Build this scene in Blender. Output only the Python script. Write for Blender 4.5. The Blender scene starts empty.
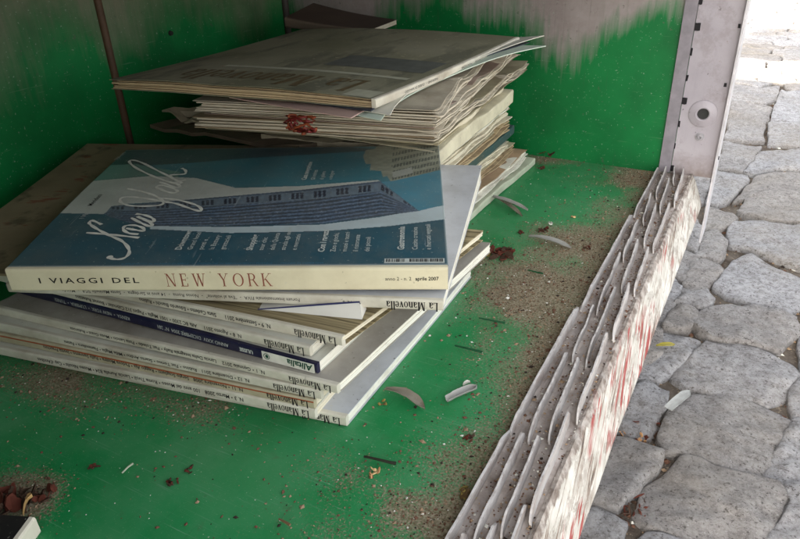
import bpy, math, random
import numpy as np
from mathutils import Vector, Matrix, noise as mnoise

random.seed(7)
rng = np.random.default_rng(7)
scene = bpy.context.scene
COL = scene.collection
rad = math.radians

# ------------------------------------------------------------------ camera
CAM = np.array([0.0, 0.0, 0.289])
FPX = 671.1
PC = np.array([400.0, 269.5])


def cam_rot(pitch, roll, yaw):
    cp, sp, cy, sy = math.cos(pitch), math.sin(pitch), math.cos(yaw), math.sin(yaw)
    fwd = np.array([sy * cp, cy * cp, -sp]); right = np.array([cy, -sy, 0.0]); up = np.cross(right, fwd)
    cr, sr = math.cos(roll), math.sin(roll)
    return np.array([cr * right + sr * up, -sr * right + cr * up, -fwd]).T


ROT = cam_rot(rad(28.649), rad(-2.0712), rad(-29.463))


def ray(p):
    return ROT @ np.array([p[0] - PC[0], -(p[1] - PC[1]), -FPX])


def at_z(px, z):
    r = ray(px); return CAM + (z - CAM[2]) / r[2] * r


def at_y(px, y):
    r = ray(px); return CAM + (y - CAM[1]) / r[1] * r


def at_x(px, x):
    r = ray(px); return CAM + (x - CAM[0]) / r[0] * r


def proj_many(P):
    q = (P - CAM) @ ROT
    return np.stack([PC[0] + q[:, 0] / -q[:, 2] * FPX, PC[1] - q[:, 1] / -q[:, 2] * FPX], 1)


cam_data = bpy.data.cameras.new('camera')
cam = bpy.data.objects.new('camera', cam_data)
COL.objects.link(cam)
M = Matrix.Identity(4)
for i in range(3):
    for j in range(3):
        M[i][j] = ROT[i, j]
    M[i][3] = CAM[i]
cam.matrix_world = M
cam_data.sensor_width = 36
cam_data.lens = FPX / 800 * 36
cam_data.clip_start = 0.005
cam_data.clip_end = 500
scene.camera = cam

# ------------------------------------------------------------------ light
SUN = np.array([-0.30, -1.0, 0.476]); SUN /= np.linalg.norm(SUN)
elev = math.asin(SUN[2]); azim = math.atan2(SUN[0], SUN[1])
world = bpy.data.worlds.new('World')
scene.world = world
world.use_nodes = True
wn, wl = world.node_tree.nodes, world.node_tree.links
wn.clear()
sky = wn.new('ShaderNodeTexSky'); sky.sky_type = 'NISHITA'; sky.sun_disc = False
sky.sun_elevation = elev; sky.sun_rotation = azim; sky.dust_density = 3.0; sky.ozone_density = 0.6
hsv = wn.new('ShaderNodeHueSaturation'); hsv.inputs['Saturation'].default_value = 0.30
bg = wn.new('ShaderNodeBackground'); bg.inputs['Strength'].default_value = 0.15
wo = wn.new('ShaderNodeOutputWorld')
wl.new(sky.outputs[0], hsv.inputs['Color']); wl.new(hsv.outputs[0], bg.inputs['Color']); wl.new(bg.outputs[0], wo.inputs[0])
ld = bpy.data.lights.new('sun', 'SUN'); ld.energy = 4.0; ld.angle = rad(0.5); ld.color = (1, 0.95, 0.87)
lo = bpy.data.objects.new('sun', ld); COL.objects.link(lo)
lo.rotation_euler = Vector(SUN.tolist()).to_track_quat('Z', 'Y').to_euler()
vs = scene.view_settings
vs.view_transform = 'Standard'; vs.look = 'None'; vs.gamma = 1; vs.exposure = 2.55
vs.use_curve_mapping = False

# ------------------------------------------------------------------ materials
MATS = {}


class NT:
    def __init__(self, name):
        self.m = bpy.data.materials.new(name); self.m.use_nodes = True
        self.t = self.m.node_tree; self.n = self.t.nodes
        self.b = self.n['Principled BSDF']
        self.tc = self.n.new('ShaderNodeTexCoord')

    def lk(self, a, b): self.t.links.new(a, b)

    def mapping(self, scale=(1, 1, 1), rot=(0, 0, 0), src=None):
        mp = self.n.new('ShaderNodeMapping'); mp.inputs['Scale'].default_value = scale; mp.inputs['Rotation'].default_value = rot
        self.lk(src if src is not None else self.tc.outputs['Object'], mp.inputs['Vector']); return mp.outputs[0]

    def noise(self, scale, detail=4, rough=0.55, vec=None, dist=0.0):
        n = self.n.new('ShaderNodeTexNoise'); n.inputs['Scale'].default_value = scale
        n.inputs['Detail'].default_value = detail; n.inputs['Roughness'].default_value = rough; n.inputs['Distortion'].default_value = dist
        self.lk(vec if vec is not None else self.tc.outputs['Object'], n.inputs['Vector']); return n.outputs['Fac']

    def ramp(self, fac, a, b, va=0.0, vb=1.0):
        r = self.n.new('ShaderNodeMapRange'); r.clamp = True
        self.lk(fac, r.inputs['Value'])
        for k, v in zip(('From Min', 'From Max', 'To Min', 'To Max'), (a, b, va, vb)):
            r.inputs[k].default_value = v
        return r.outputs[0]

    def math(self, op, a, b=0.0):
        m = self.n.new('ShaderNodeMath'); m.operation = op
        for i, v in enumerate((a, b)):
            if hasattr(v, 'links'): self.lk(v, m.inputs[i])
            else: m.inputs[i].default_value = v
        return m.outputs[0]

    def mix(self, fac, a, b, blend='MIX'):
        m = self.n.new('ShaderNodeMix'); m.data_type = 'RGBA'; m.blend_type = blend
        if hasattr(fac, 'links'): self.lk(fac, m.inputs[0])
        else: m.inputs[0].default_value = fac
        for idx, v in ((6, a), (7, b)):
            if hasattr(v, 'links'): self.lk(v, m.inputs[idx])
            else: m.inputs[idx].default_value = (*v, 1)
        return m.outputs[2]

    def color(self, c):
        if hasattr(c, 'links'): self.lk(c, self.b.inputs['Base Color'])
        else: self.b.inputs['Base Color'].default_value = (*c, 1)

    def rough(self, r, spec=0.3):
        if hasattr(r, 'links'): self.lk(r, self.b.inputs['Roughness'])
        else: self.b.inputs['Roughness'].default_value = r
        self.b.inputs['Specular IOR Level'].default_value = spec

    def bump(self, h, strength=0.3, dist=0.001):
        bp = self.n.new('ShaderNodeBump'); bp.inputs['Strength'].default_value = strength; bp.inputs['Distance'].default_value = dist
        self.lk(h, bp.inputs['Height']); self.lk(bp.outputs[0], self.b.inputs['Normal'])

    def sep(self, vec):
        s = self.n.new('ShaderNodeSeparateXYZ'); self.lk(vec, s.inputs[0]); return s.outputs

    def attr(self, name):
        a = self.n.new('ShaderNodeAttribute'); a.attribute_name = name; return a


def S(r, g, b):  # sRGB 0-255 -> linear
    f = lambda c: c / 12.92 if c <= 0.04045 else ((c + 0.055) / 1.055) ** 2.4
    return tuple(f(v / 255) for v in (r, g, b))


def dirty(name, base, dirt=S(110, 95, 75), amount=0.35, scale=14, rough=0.55, spec=0.3, specks=0.0, bump=0.15, bscale=300):
    if name in MATS: return MATS[name]
    n = NT(name)
    d = n.ramp(n.noise(scale, 6, 0.65), 0.42, 0.75, 0, amount)
    c = n.mix(d, base, dirt)
    if specks:
        s = n.ramp(n.noise(420, 2, 0.5), 0.69, 0.73, 0, specks)
        c = n.mix(s, c, S(190, 185, 170))
        s2 = n.ramp(n.noise(260, 2, 0.5), 0.72, 0.75, 0, specks)
        c = n.mix(s2, c, S(60, 48, 38))
    n.color(c); n.rough(rough, spec)
    n.bump(n.noise(bscale, 3), bump, 0.0004)
    MATS[name] = n.m
    return n.m


def flat(name, c, rough=0.6, spec=0.2):
    if name in MATS: return MATS[name]
    n = NT(name)
    v = n.ramp(n.noise(90, 4, 0.6), 0.35, 0.7, 0.0, 1.0)
    n.color(n.mix(v, tuple(x * 0.85 for x in c), tuple(min(1, x * 1.12) for x in c))); n.rough(rough, spec)
    MATS[name] = n.m
    return n.m


def paper_edges(name, base, line, contrast=0.6):
    if name in MATS: return MATS[name]
    n = NT(name)
    v = n.mapping((6, 6, 1500))
    f = n.ramp(n.noise(1.0, 3, 0.7, v), 0.42, 0.72, 0, contrast)
    c = n.mix(f, base, line)
    d = n.ramp(n.noise(25, 5, 0.7), 0.5, 0.78, 0, 0.5)
    c = n.mix(d, c, S(125, 100, 70))
    n.color(c); n.rough(0.8, 0.15)
    n.bump(n.noise(1.0, 3, 0.7, v), 0.35, 0.0004)
    MATS[name] = n.m
    return n.m


def green_paint_floor():
    n = NT('green_floor_paint')
    a = n.attr('dirt').outputs['Fac']
    base = n.mix(n.ramp(n.noise(9, 5, 0.6), 0.35, 0.7), S(2, 122, 62), S(22, 142, 80))
    wash = n.ramp(n.noise(18, 6, 0.7), 0.45, 0.75, 0, 0.35)
    base = n.mix(wash, base, S(95, 140, 105))
    sc = n.ramp(n.noise(1.0, 3, 0.6, n.mapping((22, 800, 1), (0, 0, rad(35)))), 0.62, 0.72, 0, 0.30)
    base = n.mix(n.ramp(n.noise(1.0, 4, 0.6, n.mapping((500, 16, 1), (0, 0, rad(-22)))), 0.63, 0.73, 0, 0.28), base, S(0, 70, 36))
    base = n.mix(n.ramp(n.noise(70, 6, 0.75), 0.60, 0.72, 0, 0.5), base, S(62, 84, 52))
    base = n.mix(sc, base, S(140, 175, 150))
    base = n.mix(n.ramp(n.noise(900, 2), 0.64, 0.71, 0, 0.4), base, S(120, 160, 125))
    base = n.mix(n.ramp(n.noise(520, 3), 0.71, 0.75, 0, 0.7), base, S(215, 215, 195))
    base = n.mix(n.ramp(n.noise(5, 6, 0.7), 0.40, 0.70, 0.03, 0.26), base, S(128, 140, 112))
    # layered dirt: haze of dust plus grains where the dirt attribute is high
    g1 = n.noise(620, 3, 0.6); g2 = n.noise(30, 5, 0.7)
    k = n.math('ADD', n.math('MULTIPLY', g1, 0.78), n.math('MULTIPLY', g2, 0.30))
    th = n.math('ADD', k, n.math('MULTIPLY', a, 0.36))
    dm = n.ramp(th, 0.70, 0.90, 0, 0.80)
    dcol = n.mix(n.ramp(n.noise(700, 3), 0.38, 0.64), S(112, 82, 66), S(162, 138, 120))
    base = n.mix(dm, base, dcol)
    n.color(base); n.rough(n.ramp(dm, 0, 0.8, 0.42, 0.9), 0.35)
    n.bump(n.math('ADD', n.math('MULTIPLY', g1, dm), n.math('MULTIPLY', n.noise(240, 3), 0.15)), 0.45, 0.001)
    return n.m


def wall_paint(name, axis, level, spread, grey, gtop):
    """green spray paint over grey primer, with a ragged upper edge and drips"""
    n = NT(name)
    o = n.sep(n.tc.outputs['Object'])
    u = n.noise(1.0, 4, 0.6, n.mapping((9, 9, 3.5)))
    u2 = n.noise(1.0, 4, 0.6, n.mapping((220, 220, 14)))
    u3 = n.noise(7, 3, 0.5)
    h = n.math('ADD', o[2], n.math('MULTIPLY', n.math('SUBTRACT', u, 0.5), 0.24))
    h = n.math('ADD', h, n.math('MULTIPLY', n.math('SUBTRACT', u2, 0.5), 0.055))
    h = n.math('ADD', h, n.math('MULTIPLY', n.math('SUBTRACT', u3, 0.5), 0.10))
    f = n.ramp(h, level - spread, level + spread)
    gr = n.mix(n.ramp(n.noise(12, 5), 0.35, 0.7), S(2, 92, 42), S(8, 116, 56))
    gy = n.mix(n.ramp(n.noise(11, 6, 0.7), 0.3, 0.7), grey, gtop)
    gy = n.mix(n.ramp(n.noise(1.0, 5, 0.65, n.mapping((60, 60, 5))), 0.55, 0.75, 0, .3), gy, S(70, 80, 62))
    gy = n.mix(n.ramp(n.noise(150, 5, .7), 0.62, 0.70, 0, .5), gy, S(66, 58, 50))
    c = n.mix(f, gr, gy)
    c = n.mix(n.ramp(n.noise(420, 2), 0.68, 0.73, 0, 0.5), c, S(150, 160, 145))
    c = n.mix(n.ramp(n.noise(1.0, 4, 0.6, n.mapping((300, 300, 12))), 0.62, 0.78, 0, 0.35), c, S(60, 70, 55))
    c = n.mix(n.ramp(n.noise(70, 6, .8), 0.64, 0.66, 0, .7), c, n.mix(n.ramp(n.noise(5), .4, .6), S(92, 88, 76), S(20, 60, 36)))
    c = n.mix(n.ramp(n.noise(1.0, 2, .5, n.mapping((30, 30, 700), (rad(20), rad(15), 0))), 0.69, 0.74, 0, .16), c, S(150, 158, 140))
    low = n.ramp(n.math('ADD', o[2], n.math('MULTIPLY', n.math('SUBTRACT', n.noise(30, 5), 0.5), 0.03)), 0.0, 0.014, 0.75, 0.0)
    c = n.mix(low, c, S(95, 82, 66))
    n.color(c); n.rough(0.5, 0.3); n.bump(n.noise(260, 4), 0.2, 0.0006)
    return n.m


def stone_mat():
    n = NT('granite')
    tone = n.attr('tone').outputs['Fac']
    a = n.noise(14, 6, 0.7); b_ = n.noise(120, 8, 0.85); g = n.noise(620, 2, 0.5)
    c = n.mix(tone, n.mix(n.ramp(a, 0.3, 0.7), S(150, 142, 134), S(186, 179, 172)), n.mix(n.ramp(a, 0.3, 0.7), S(172, 169, 168), S(206, 203, 202)))
    c = n.mix(n.ramp(b_, 0.36, 0.56, 0.85, 0), c, S(112, 106, 101))
    pit = n.noise(330, 4, .7)
    c = n.mix(n.ramp(pit, 0.36, 0.43, 0.85, 0), c, S(84, 78, 74))
    c = n.mix(n.ramp(b_, 0.60, 0.72, 0, 0.6), c, S(214, 211, 206))
    c = n.mix(n.ramp(g, 0.66, 0.72, 0, 0.5), c, S(225, 222, 216))
    c = n.mix(n.ramp(n.noise(7, 5, .65), 0.46, 0.68, 0, 0.5), c, S(132, 120, 102))
    n.color(c); n.rough(0.85, 0.2)
    n.bump(n.math('ADD', n.math('MULTIPLY', b_, 1.0), n.math('MULTIPLY', n.noise(95, 7, 0.8), 1.2)), 1.0, 0.0045)
    return n.m


def dirt_mat():
    n = NT('joint_dirt')
    c = n.mix(n.ramp(n.noise(40, 6, 0.7), 0.35, 0.7), S(76, 66, 57), S(122, 112, 100))
    c = n.mix(n.ramp(n.noise(300, 3), 0.6, 0.7), c, S(150, 135, 115))
    n.color(c); n.rough(0.95, 0.1); n.bump(n.noise(220, 5, 0.7), 0.8, 0.003)
    return n.m


def peeled_paint():
    n = NT('peeling_white_paint')
    ac = n.attr('across').outputs['Fac']; al = n.attr('along').outputs['Fac']
    def strip(sa, sl, skew, det=5, dist=0.3, off=0.0):
        cb = n.n.new('ShaderNodeCombineXYZ')
        n.lk(n.math('MULTIPLY', n.math('ADD', ac, n.math('MULTIPLY', al, skew)), sa), cb.inputs[0])
        n.lk(n.math('MULTIPLY', al, sl), cb.inputs[1]); cb.inputs[2].default_value = off
        return n.noise(1.0, det, 0.62, cb.outputs[0], dist)
    s = strip(260, 15, .28); s2 = strip(240, 17, .36, 5, .5, 4.0); s3 = strip(430, 18, .28, 4, .2, 9.0)
    blot = n.noise(15, 3)
    c = n.mix(n.ramp(n.noise(70, 5), 0.35, 0.7), S(180, 174, 162), S(212, 207, 196))
    c = n.mix(n.ramp(s3, 0.52, 0.62, 0, .55), c, S(140, 122, 106))
    chipm = n.ramp(n.noise(1.0, 6, .7, n.mapping((75, 34, 75))), .53, .56)
    c = n.mix(n.math('MULTIPLY', chipm, .55), c, n.mix(n.ramp(n.noise(200, 4), .4, .6), S(126, 112, 100), S(172, 162, 150)))
    rm = n.math('MULTIPLY', n.ramp(s2, 0.515, 0.55), n.ramp(blot, 0.46, 0.56))
    c = n.mix(n.math('MULTIPLY', rm, 0.9), c, S(150, 58, 54))
    c = n.mix(n.math('MULTIPLY', n.ramp(s, 0.575, 0.61), 0.85), c, S(122, 104, 90))
    c = n.mix(n.ramp(s, 0.645, 0.67), c, S(48, 40, 38))
    top = n.ramp(n.math('ADD', ac, n.math('MULTIPLY', n.math('SUBTRACT', n.noise(60, 6, .75), .5), .020)), .0065, .0085, .85, 0)
    c = n.mix(top, c, n.mix(n.ramp(n.noise(160, 4), .4, .62), S(112, 98, 88), S(170, 160, 150)))
    n.color(c); n.rough(0.8, 0.15)
    n.bump(n.math('ADD', s, n.math('MULTIPLY', chipm, 0.35)), 0.55, 0.003)
    return n.m


def weathered_metal():
    n = NT('weathered_track')
    s = n.noise(1.0, 5, 0.65, n.mapping((90, 10, 60)))
    c = n.mix(n.ramp(s, 0.35, 0.65), S(138, 130, 124), S(192, 186, 180))
    c = n.mix(n.ramp(n.noise(40, 5, 0.7), 0.5, 0.72, 0, 0.7), c, S(124, 104, 92))
    c = n.mix(n.ramp(n.noise(300, 3), 0.64, 0.72, 0, 0.55), c, S(100, 84, 76))
    n.color(c); n.rough(0.7, 0.25); n.bump(n.noise(140, 5, 0.7), 0.5, 0.0015)
    return n.m


def post_paint():
    n = NT('white_post_paint')
    c = n.mix(n.ramp(n.noise(10, 5), 0.35, 0.7), S(150, 143, 148), S(172, 165, 168))
    c = n.mix(n.ramp(n.noise(1.0, 5, 0.7, n.mapping((120, 120, 14))), 0.56, 0.74, 0, 0.35), c, S(140, 132, 138))
    c = n.mix(n.ramp(n.noise(120, 4, 0.6), 0.68, 0.72, 0, 0.8), c, S(80, 72, 76))
    o = n.sep(n.tc.outputs['Object'])
    lowz = n.ramp(n.math('ADD', o[2], n.math('MULTIPLY', n.noise(60, 5, .7), .05)), .150, .185, .8, 0)
    c = n.mix(lowz, c, S(104, 88, 76))
    c = n.mix(n.ramp(n.noise(26, 6, .75), 0.56, 0.66, 0, .45), c, S(128, 118, 118))
    c = n.mix(n.ramp(n.noise(45, 6, .8), 0.66, 0.70, 0, .8), c, S(112, 74, 56))
    n.color(c); n.rough(0.45, 0.35); n.bump(n.math('ADD', n.noise(180, 4), n.math('MULTIPLY', n.noise(25, 4), 2.0)), 0.3, 0.001)
    return n.m


# ------------------------------------------------------------------ mesh helpers
class MB:
    def __init__(self): self.v = []; self.f = []; self.mi = []

    def add(self, verts, faces, mi=0):
        o = len(self.v)
        self.v.extend([tuple(map(float, p)) for p in verts])
        for f in faces:
            self.f.append(tuple(o + i for i in f)); self.mi.append(mi)

    def box(self, a, b, mi=0):
        x0, y0, z0 = a; x1, y1, z1 = b
        v = [(x0, y0, z0), (x1, y0, z0), (x1, y1, z0), (x0, y1, z0), (x0, y0, z1), (x1, y0, z1), (x1, y1, z1), (x0, y1, z1)]
        self.add(v, [(0, 3, 2, 1), (4, 5, 6, 7), (0, 1, 5, 4), (1, 2, 6, 5), (2, 3, 7, 6), (3, 0, 4, 7)], mi)

    def slab(self, x0, x1, y0, y1, z0, z1, nx=1, ny=1, mp=None, mi=0):
        mp = mp or (lambda x, y, z: (x, y, z))
        o = len(self.v); W = nx + 1
        for z in (z0, z1):
            for j in range(ny + 1):
                for i in range(nx + 1):
                    self.v.append(tuple(float(c) for c in mp(x0 + (x1 - x0) * i / nx, y0 + (y1 - y0) * j / ny, z)))
        n = W * (ny + 1)
        F = []
        for j in range(ny):
            for i in range(nx):
                a = j * W + i
                F.append((n + a, n + a + 1, n + a + 1 + W, n + a + W)); F.append((a, a + W, a + 1 + W, a + 1))
        for i in range(nx):
            F.append((i, i + 1, n + i + 1, n + i)); a = ny * W + i; F.append((a + 1, a, n + a, n + a + 1))
        for j in range(ny):
            a = j * W; F.append((a + W, a, n + a, n + a + W)); a = j * W + nx; F.append((a, a + W, n + a + W, n + a))
        for f in F:
            self.f.append(tuple(o + i for i in f)); self.mi.append(mi)

    def tube(self, pts, radii, seg=7, mi=0):
        P = [Vector(p) for p in pts]; rings = []; o = len(self.v)
        for k, p in enumerate(P):
            d = (P[min(k + 1, len(P) - 1)] - P[max(k - 1, 0)]).normalized()
            a = d.orthogonal().normalized(); b = d.cross(a)
            for s in range(seg):
                t = 2 * math.pi * s / seg
                self.v.append(tuple(p + (a * math.cos(t) + b * math.sin(t)) * radii[k]))
        for k in range(len(P) - 1):
            for s in range(seg):
                s2 = (s + 1) % seg
                self.f.append((o + k * seg + s, o + k * seg + s2, o + (k + 1) * seg + s2, o + (k + 1) * seg + s)); self.mi.append(mi)
        self.f.append(tuple(o + s for s in reversed(range(seg)))); self.mi.append(mi)
        self.f.append(tuple(o + (len(P) - 1) * seg + s for s in range(seg))); self.mi.append(mi)

    def build(self, name, mats, parent=None, smooth=False, auto=None):
        me = bpy.data.meshes.new(name)
        me.from_pydata(self.v, [], self.f)
        mats = mats if isinstance(mats, (list, tuple)) else [mats]
        for m in mats: me.materials.append(m)
        if len(mats) > 1: me.polygons.foreach_set('material_index', self.mi)
        if smooth: me.polygons.foreach_set('use_smooth', [True] * len(me.polygons))
        me.update()
        if auto is not None: me.set_sharp_from_angle(angle=rad(auto))
        ob = bpy.data.objects.new(name, me); COL.objects.link(ob)
        if parent is not None: ob.parent = parent
        return ob


def tag(o, label=None, cat=None, group=None, kind=None):
    for k, v in (('label', label), ('category', cat), ('group', group), ('kind', kind)):
        if v: o[k] = v
    return o


def empty(name, loc, rz=0.0):
    o = bpy.data.objects.new(name, None); COL.objects.link(o)
    o.location = [float(c) for c in loc]; o.rotation_euler = (0, 0, rz); o.empty_display_size = 0.02
    return o


TEXT_CACHE = {}


def text_mesh(s, bold=0.0, shear=0.0, space=1.0):
    key = (s, bold, shear, space)
    if key in TEXT_CACHE: return TEXT_CACHE[key]
    cu = bpy.data.curves.new('lettering', 'FONT'); cu.body = s; cu.size = 1.0; cu.offset = bold; cu.shear = shear
    cu.space_character = space; cu.resolution_u = 2
    ob = bpy.data.objects.new('lettering', cu); COL.objects.link(ob)
    dg = bpy.context.evaluated_depsgraph_get(); dg.update()
    me = bpy.data.meshes.new_from_object(ob.evaluated_get(dg))
    v = np.array([tuple(p.co)[:2] for p in me.vertices]) if len(me.vertices) else np.zeros((0, 2))
    f = [tuple(p.vertices) for p in me.polygons]
    bpy.data.objects.remove(ob); bpy.data.curves.remove(cu); bpy.data.meshes.remove(me)
    TEXT_CACHE[key] = (v, f)
    return v, f


# a small serif alphabet: bars (x0,y0,x1,y1,width) and rings (cx,cy,rx,ry,thick side,thin,a0,a1), height 1
def _bar(V, F, x0, y0, x1, y1, w):
    o = len(V); h = w / 2
    V += [(x0 - h, y0), (x0 + h, y0), (x1 + h, y1), (x1 - h, y1)]; F.append((o, o + 1, o + 2, o + 3))


def _rect(V, F, x0, y0, x1, y1):
    o = len(V); V += [(x0, y0), (x1, y0), (x1, y1), (x0, y1)]; F.append((o, o + 1, o + 2, o + 3))


def _ring(V, F, cx, cy, rx, ry, tx, ty, a0=0, a1=360, n=18):
    o = len(V)
    for k in range(n + 1):
        a = rad(a0 + (a1 - a0) * k / n); c, s = math.cos(a), math.sin(a)
        V += [(cx + rx * c, cy + ry * s), (cx + (rx - tx) * c, cy + (ry - ty) * s)]
    for k in range(n):
        b = o + 2 * k; F.append((b + 1, b, b + 2, b + 3))


SERIF = {
    'L': (0.58, [(.14, 0, .14, 1)], [], [(.02, 0, .26, .06), (.02, .94, .26, 1), (.14, 0, .54, .07), (.48, 0, .55, .26)]),
    'M': (0.98, [(.14, 0, .14, 1, .07), (.20, 1, .48, .02, .17), (.48, .02, .76, 1, .07), (.80, 0, .80, 1, .17)], [], [(.03, 0, .26, .05), (.66, 0, .94, .05), (.02, .95, .2, 1), (.76, .95, .94, 1)]),
    'a': (0.52, [(.36, 0, .36, .46)], [(.22, .44, .22, .22, .13, .06, 0, 160), (.20, .15, .18, .16, .12, .06, 0, 360)], [(.3, 0, .5, .06)]),
    'n': (0.60, [(.13, 0, .13, .64), (.43, 0, .43, .45)], [(.28, .42, .22, .24, .13, .10, 0, 180)], [(.03, 0, .23, .05), (.33, 0, .54, .05), (.03, .6, .13, .66)]),
    'o': (0.54, [], [(.26, .32, .25, .34, .14, .06, 0, 360)], []),
    'v': (0.54, [(.12, .64, .28, 0, .15), (.27, 0, .43, .64, .07)], [], [(.0, .6, .22, .66), (.34, .6, .54, .66)]),
    'e': (0.48, [], [(.25, .32, .23, .34, .14, .07, 10, 325)], [(.10, .32, .46, .38)]),
    'l': (0.30, [(.14, 0, .14, 1)], [], [(.03, 0, .26, .05), (.03, .95, .16, 1)]),
    'N': (0.80, [(.14, 0, .14, 1, .05), (.16, 1, .62, 0, .13), (.64, 0, .64, 1, .05)], [], [(.03, 0, .25, .04), (.02, .96, .2, 1), (.53, .96, .75, 1)]),
    'E': (0.66, [(.15, 0, .15, 1, .12)], [], [(.03, 0, .52, .05), (.03, .95, .5, 1), (.15, .49, .42, .54), (.49, 0, .54, .24), (.46, .78, .5, 1), (.4, .4, .43, .63)]),
    'W': (1.02, [(.13, 1, .32, 0, .12), (.32, 0, .50, .95, .05), (.48, 1, .68, 0, .12), (.68, 0, .87, 1, .05)], [], [(.02, .96, .25, 1), (.38, .96, .6, 1), (.77, .96, .97, 1)]),
    'Y': (0.76, [(.12, 1, .37, .46, .12), (.37, .46, .62, 1, .05), (.37, 0, .37, .48, .12)], [], [(.01, .96, .24, 1), (.52, .96, .73, 1), (.25, 0, .49, .04)]),
    'O': (0.84, [], [(.42, .5, .38, .51, .11, .05, 0, 360)], []),
    'R': (0.74, [(.15, 0, .15, 1, .12), (.40, .5, .66, 0, .12)], [(.32, .74, .25, .26, .10, .05, -90, 90)], [(.03, 0, .28, .04), (.03, .95, .34, 1), (.15, .48, .34, .53), (.6, 0, .76, .04)]),
    'K': (0.78, [(.15, 0, .15, 1, .12), (.2, .45, .62, 1, .05), (.3, .58, .66, 0, .13)], [], [(.03, 0, .28, .04), (.03, .96, .28, 1), (.52, .96, .74, 1), (.56, 0, .78, .04)]),
    ' ': (0.40, [], [], []),
}


def serif_mesh(s, track=0.0, heavy=1.0):
    V, F, x = [], [], 0.0
    for ch in s:
        adv, bars, rings, rects = SERIF[ch]
        v, f = [], []
        for b in bars: _bar(v, f, *b[:4], (b[4] if len(b) > 4 else 0.15) * heavy)
        for r in rings: _ring(v, f, *r)
        for r in rects: _rect(v, f, *r)
        o = len(V); V += [(p[0] + x, p[1]) for p in v]; F += [tuple(o + i for i in q) for q in f]
        x += adv + track
    return np.array(V), F


def place(mb, vf, mp, mi, step=None):
    v, f = vf
    if len(v) == 0: return
    mb.add([mp(p[0], p[1]) for p in v], f, mi)


# ------------------------------------------------------------------ magazines
INK = flat('black_ink', S(38, 36, 34), 0.6)
INK_RED = flat('red_ink', S(140, 78, 62), 0.6)
INK_PALE = flat('pale_ink', S(188, 192, 182), 0.6)
INK_GREEN = flat('dark_green_ink', S(24, 70, 52), 0.6)
INK_BLUE = flat('blue_ink', S(34, 40, 78), 0.6)


def magazine(name, label, group, corner, yaw, L, W, t, cover, spine, pages, shear=0.0, lift=None, spine_art=None, layers=6, opened=False, wave=0.0,
             ragged=0.0006, fan=0.0, cover_art=None, cat='magazine', bow=0.0, seed=0):
    """local frame: x from -L (left end of the spine) to 0 (right end), y from the spine to the fore-edge, z up"""
    rnd = random.Random(seed * 31 + len(label))
    root = empty(name, corner, rad(yaw - 180))
    tag(root, label, cat, group)
    lf = lift or (lambda x, y: 0.0)
    sh = math.tan(rad(shear))

    def mp(x, y, z):
        k = z / t
        return (x + sh * y, y + bow * math.sin(math.pi * min(1, max(0, -x / L))) * 1.0, z + lf(x, y) * (0.35 + 0.65 * k) if lift else z)
    nx, ny = 14, 16
    ct = 0.0005
    # spine, folded over both edges
    prof = [(.0026, 0.0), (.0004, .0001), (-.0004, .0008), (-.0006, .0018), (-.0006, t - .0018), (-.0004, t - .0008), (.0004, t - .0001), (.0026, t)]
    mb = MB(); n = 24; o = 0
    for i in (range(n + 1) if not opened else ()):
        x = -L + L * i / n
        for (y, z) in prof: mb.v.append(mp(x, y, z))
    m = len(prof)
    for i in (range(n) if not opened else ()):
        for k in range(m - 1):
            a = i * m + k
            mb.f.append((a, a + m, a + m + 1, a + 1)); mb.mi.append(0)
    if not opened:
        for i in (0, n):
            c = [i * m + k for k in range(m)]
            mb.f.append(tuple(c if i == 0 else reversed(c))); mb.mi.append(0)
        smats = [spine]
        if spine_art: smats = spine_art(mb, mp, L, t, spine)
        mb.build('spine', smats, root)
    # covers
    mb = MB()
    mb.slab(-L, 0, .0026, W, t - ct, t, nx, ny, mp)
    cm = [cover]
    if cover_art: cm = cover_art(mb, mp, L, W, t, cover)
    mb.build('front_cover', cm, root)
    mb = MB(); mb.slab(-L, 0, .0026, W, 0, ct, nx, ny, mp); mb.build('back_cover', cover, root)
    # pages as a pile of thin gatherings
    mb = MB(); z0 = ct + .0001; dz = (t - 2 * ct - .0002) / layers
    wts = [rnd.uniform(.35, 1.9) if opened or ragged > .0015 else rnd.uniform(.7, 1.3) for _ in range(layers)]; cw = np.concatenate([[0], np.cumsum(wts)]) / sum(wts) * (t - 2 * ct - .0002)
    for k in range(layers):
        e = [rnd.uniform(0.0003, 0.0003 + ragged) for _ in range(3)]
        fx = fan * (k / max(1, layers - 1) - 0.5)
        if opened:
            ph = rnd.uniform(0, 6); am = wave * rnd.uniform(.5, 1.2); e0 = rnd.uniform(-.0015, .0045); lf_ = rnd.uniform(18, 60)
            mq = lambda x, y, z: (lambda q: (q[0], q[1] + .0012 * math.sin(x * 70 + ph) * math.exp(-max(0, y) * 40), q[2] + am * math.sin(x * lf_ + ph) * math.exp(-max(0, y) * 25)))(mp(x, y, z))
            mb.slab(-L + e[0] + fx, -e[1] + fx, e0, W - e[2], z0 + cw[k], z0 + cw[k] + (cw[k + 1] - cw[k]) * rnd.uniform(.45, .9), 26, 12, mq)
        else:
            mb.slab(-L + e[0] + fx, -e[1] + fx, .0006, W - e[2], z0 + cw[k], z0 + cw[k] + (cw[k + 1] - cw[k]) * .88, 10, 12, mp)
    mb.build('page_block', pages, root)
    return root


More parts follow.
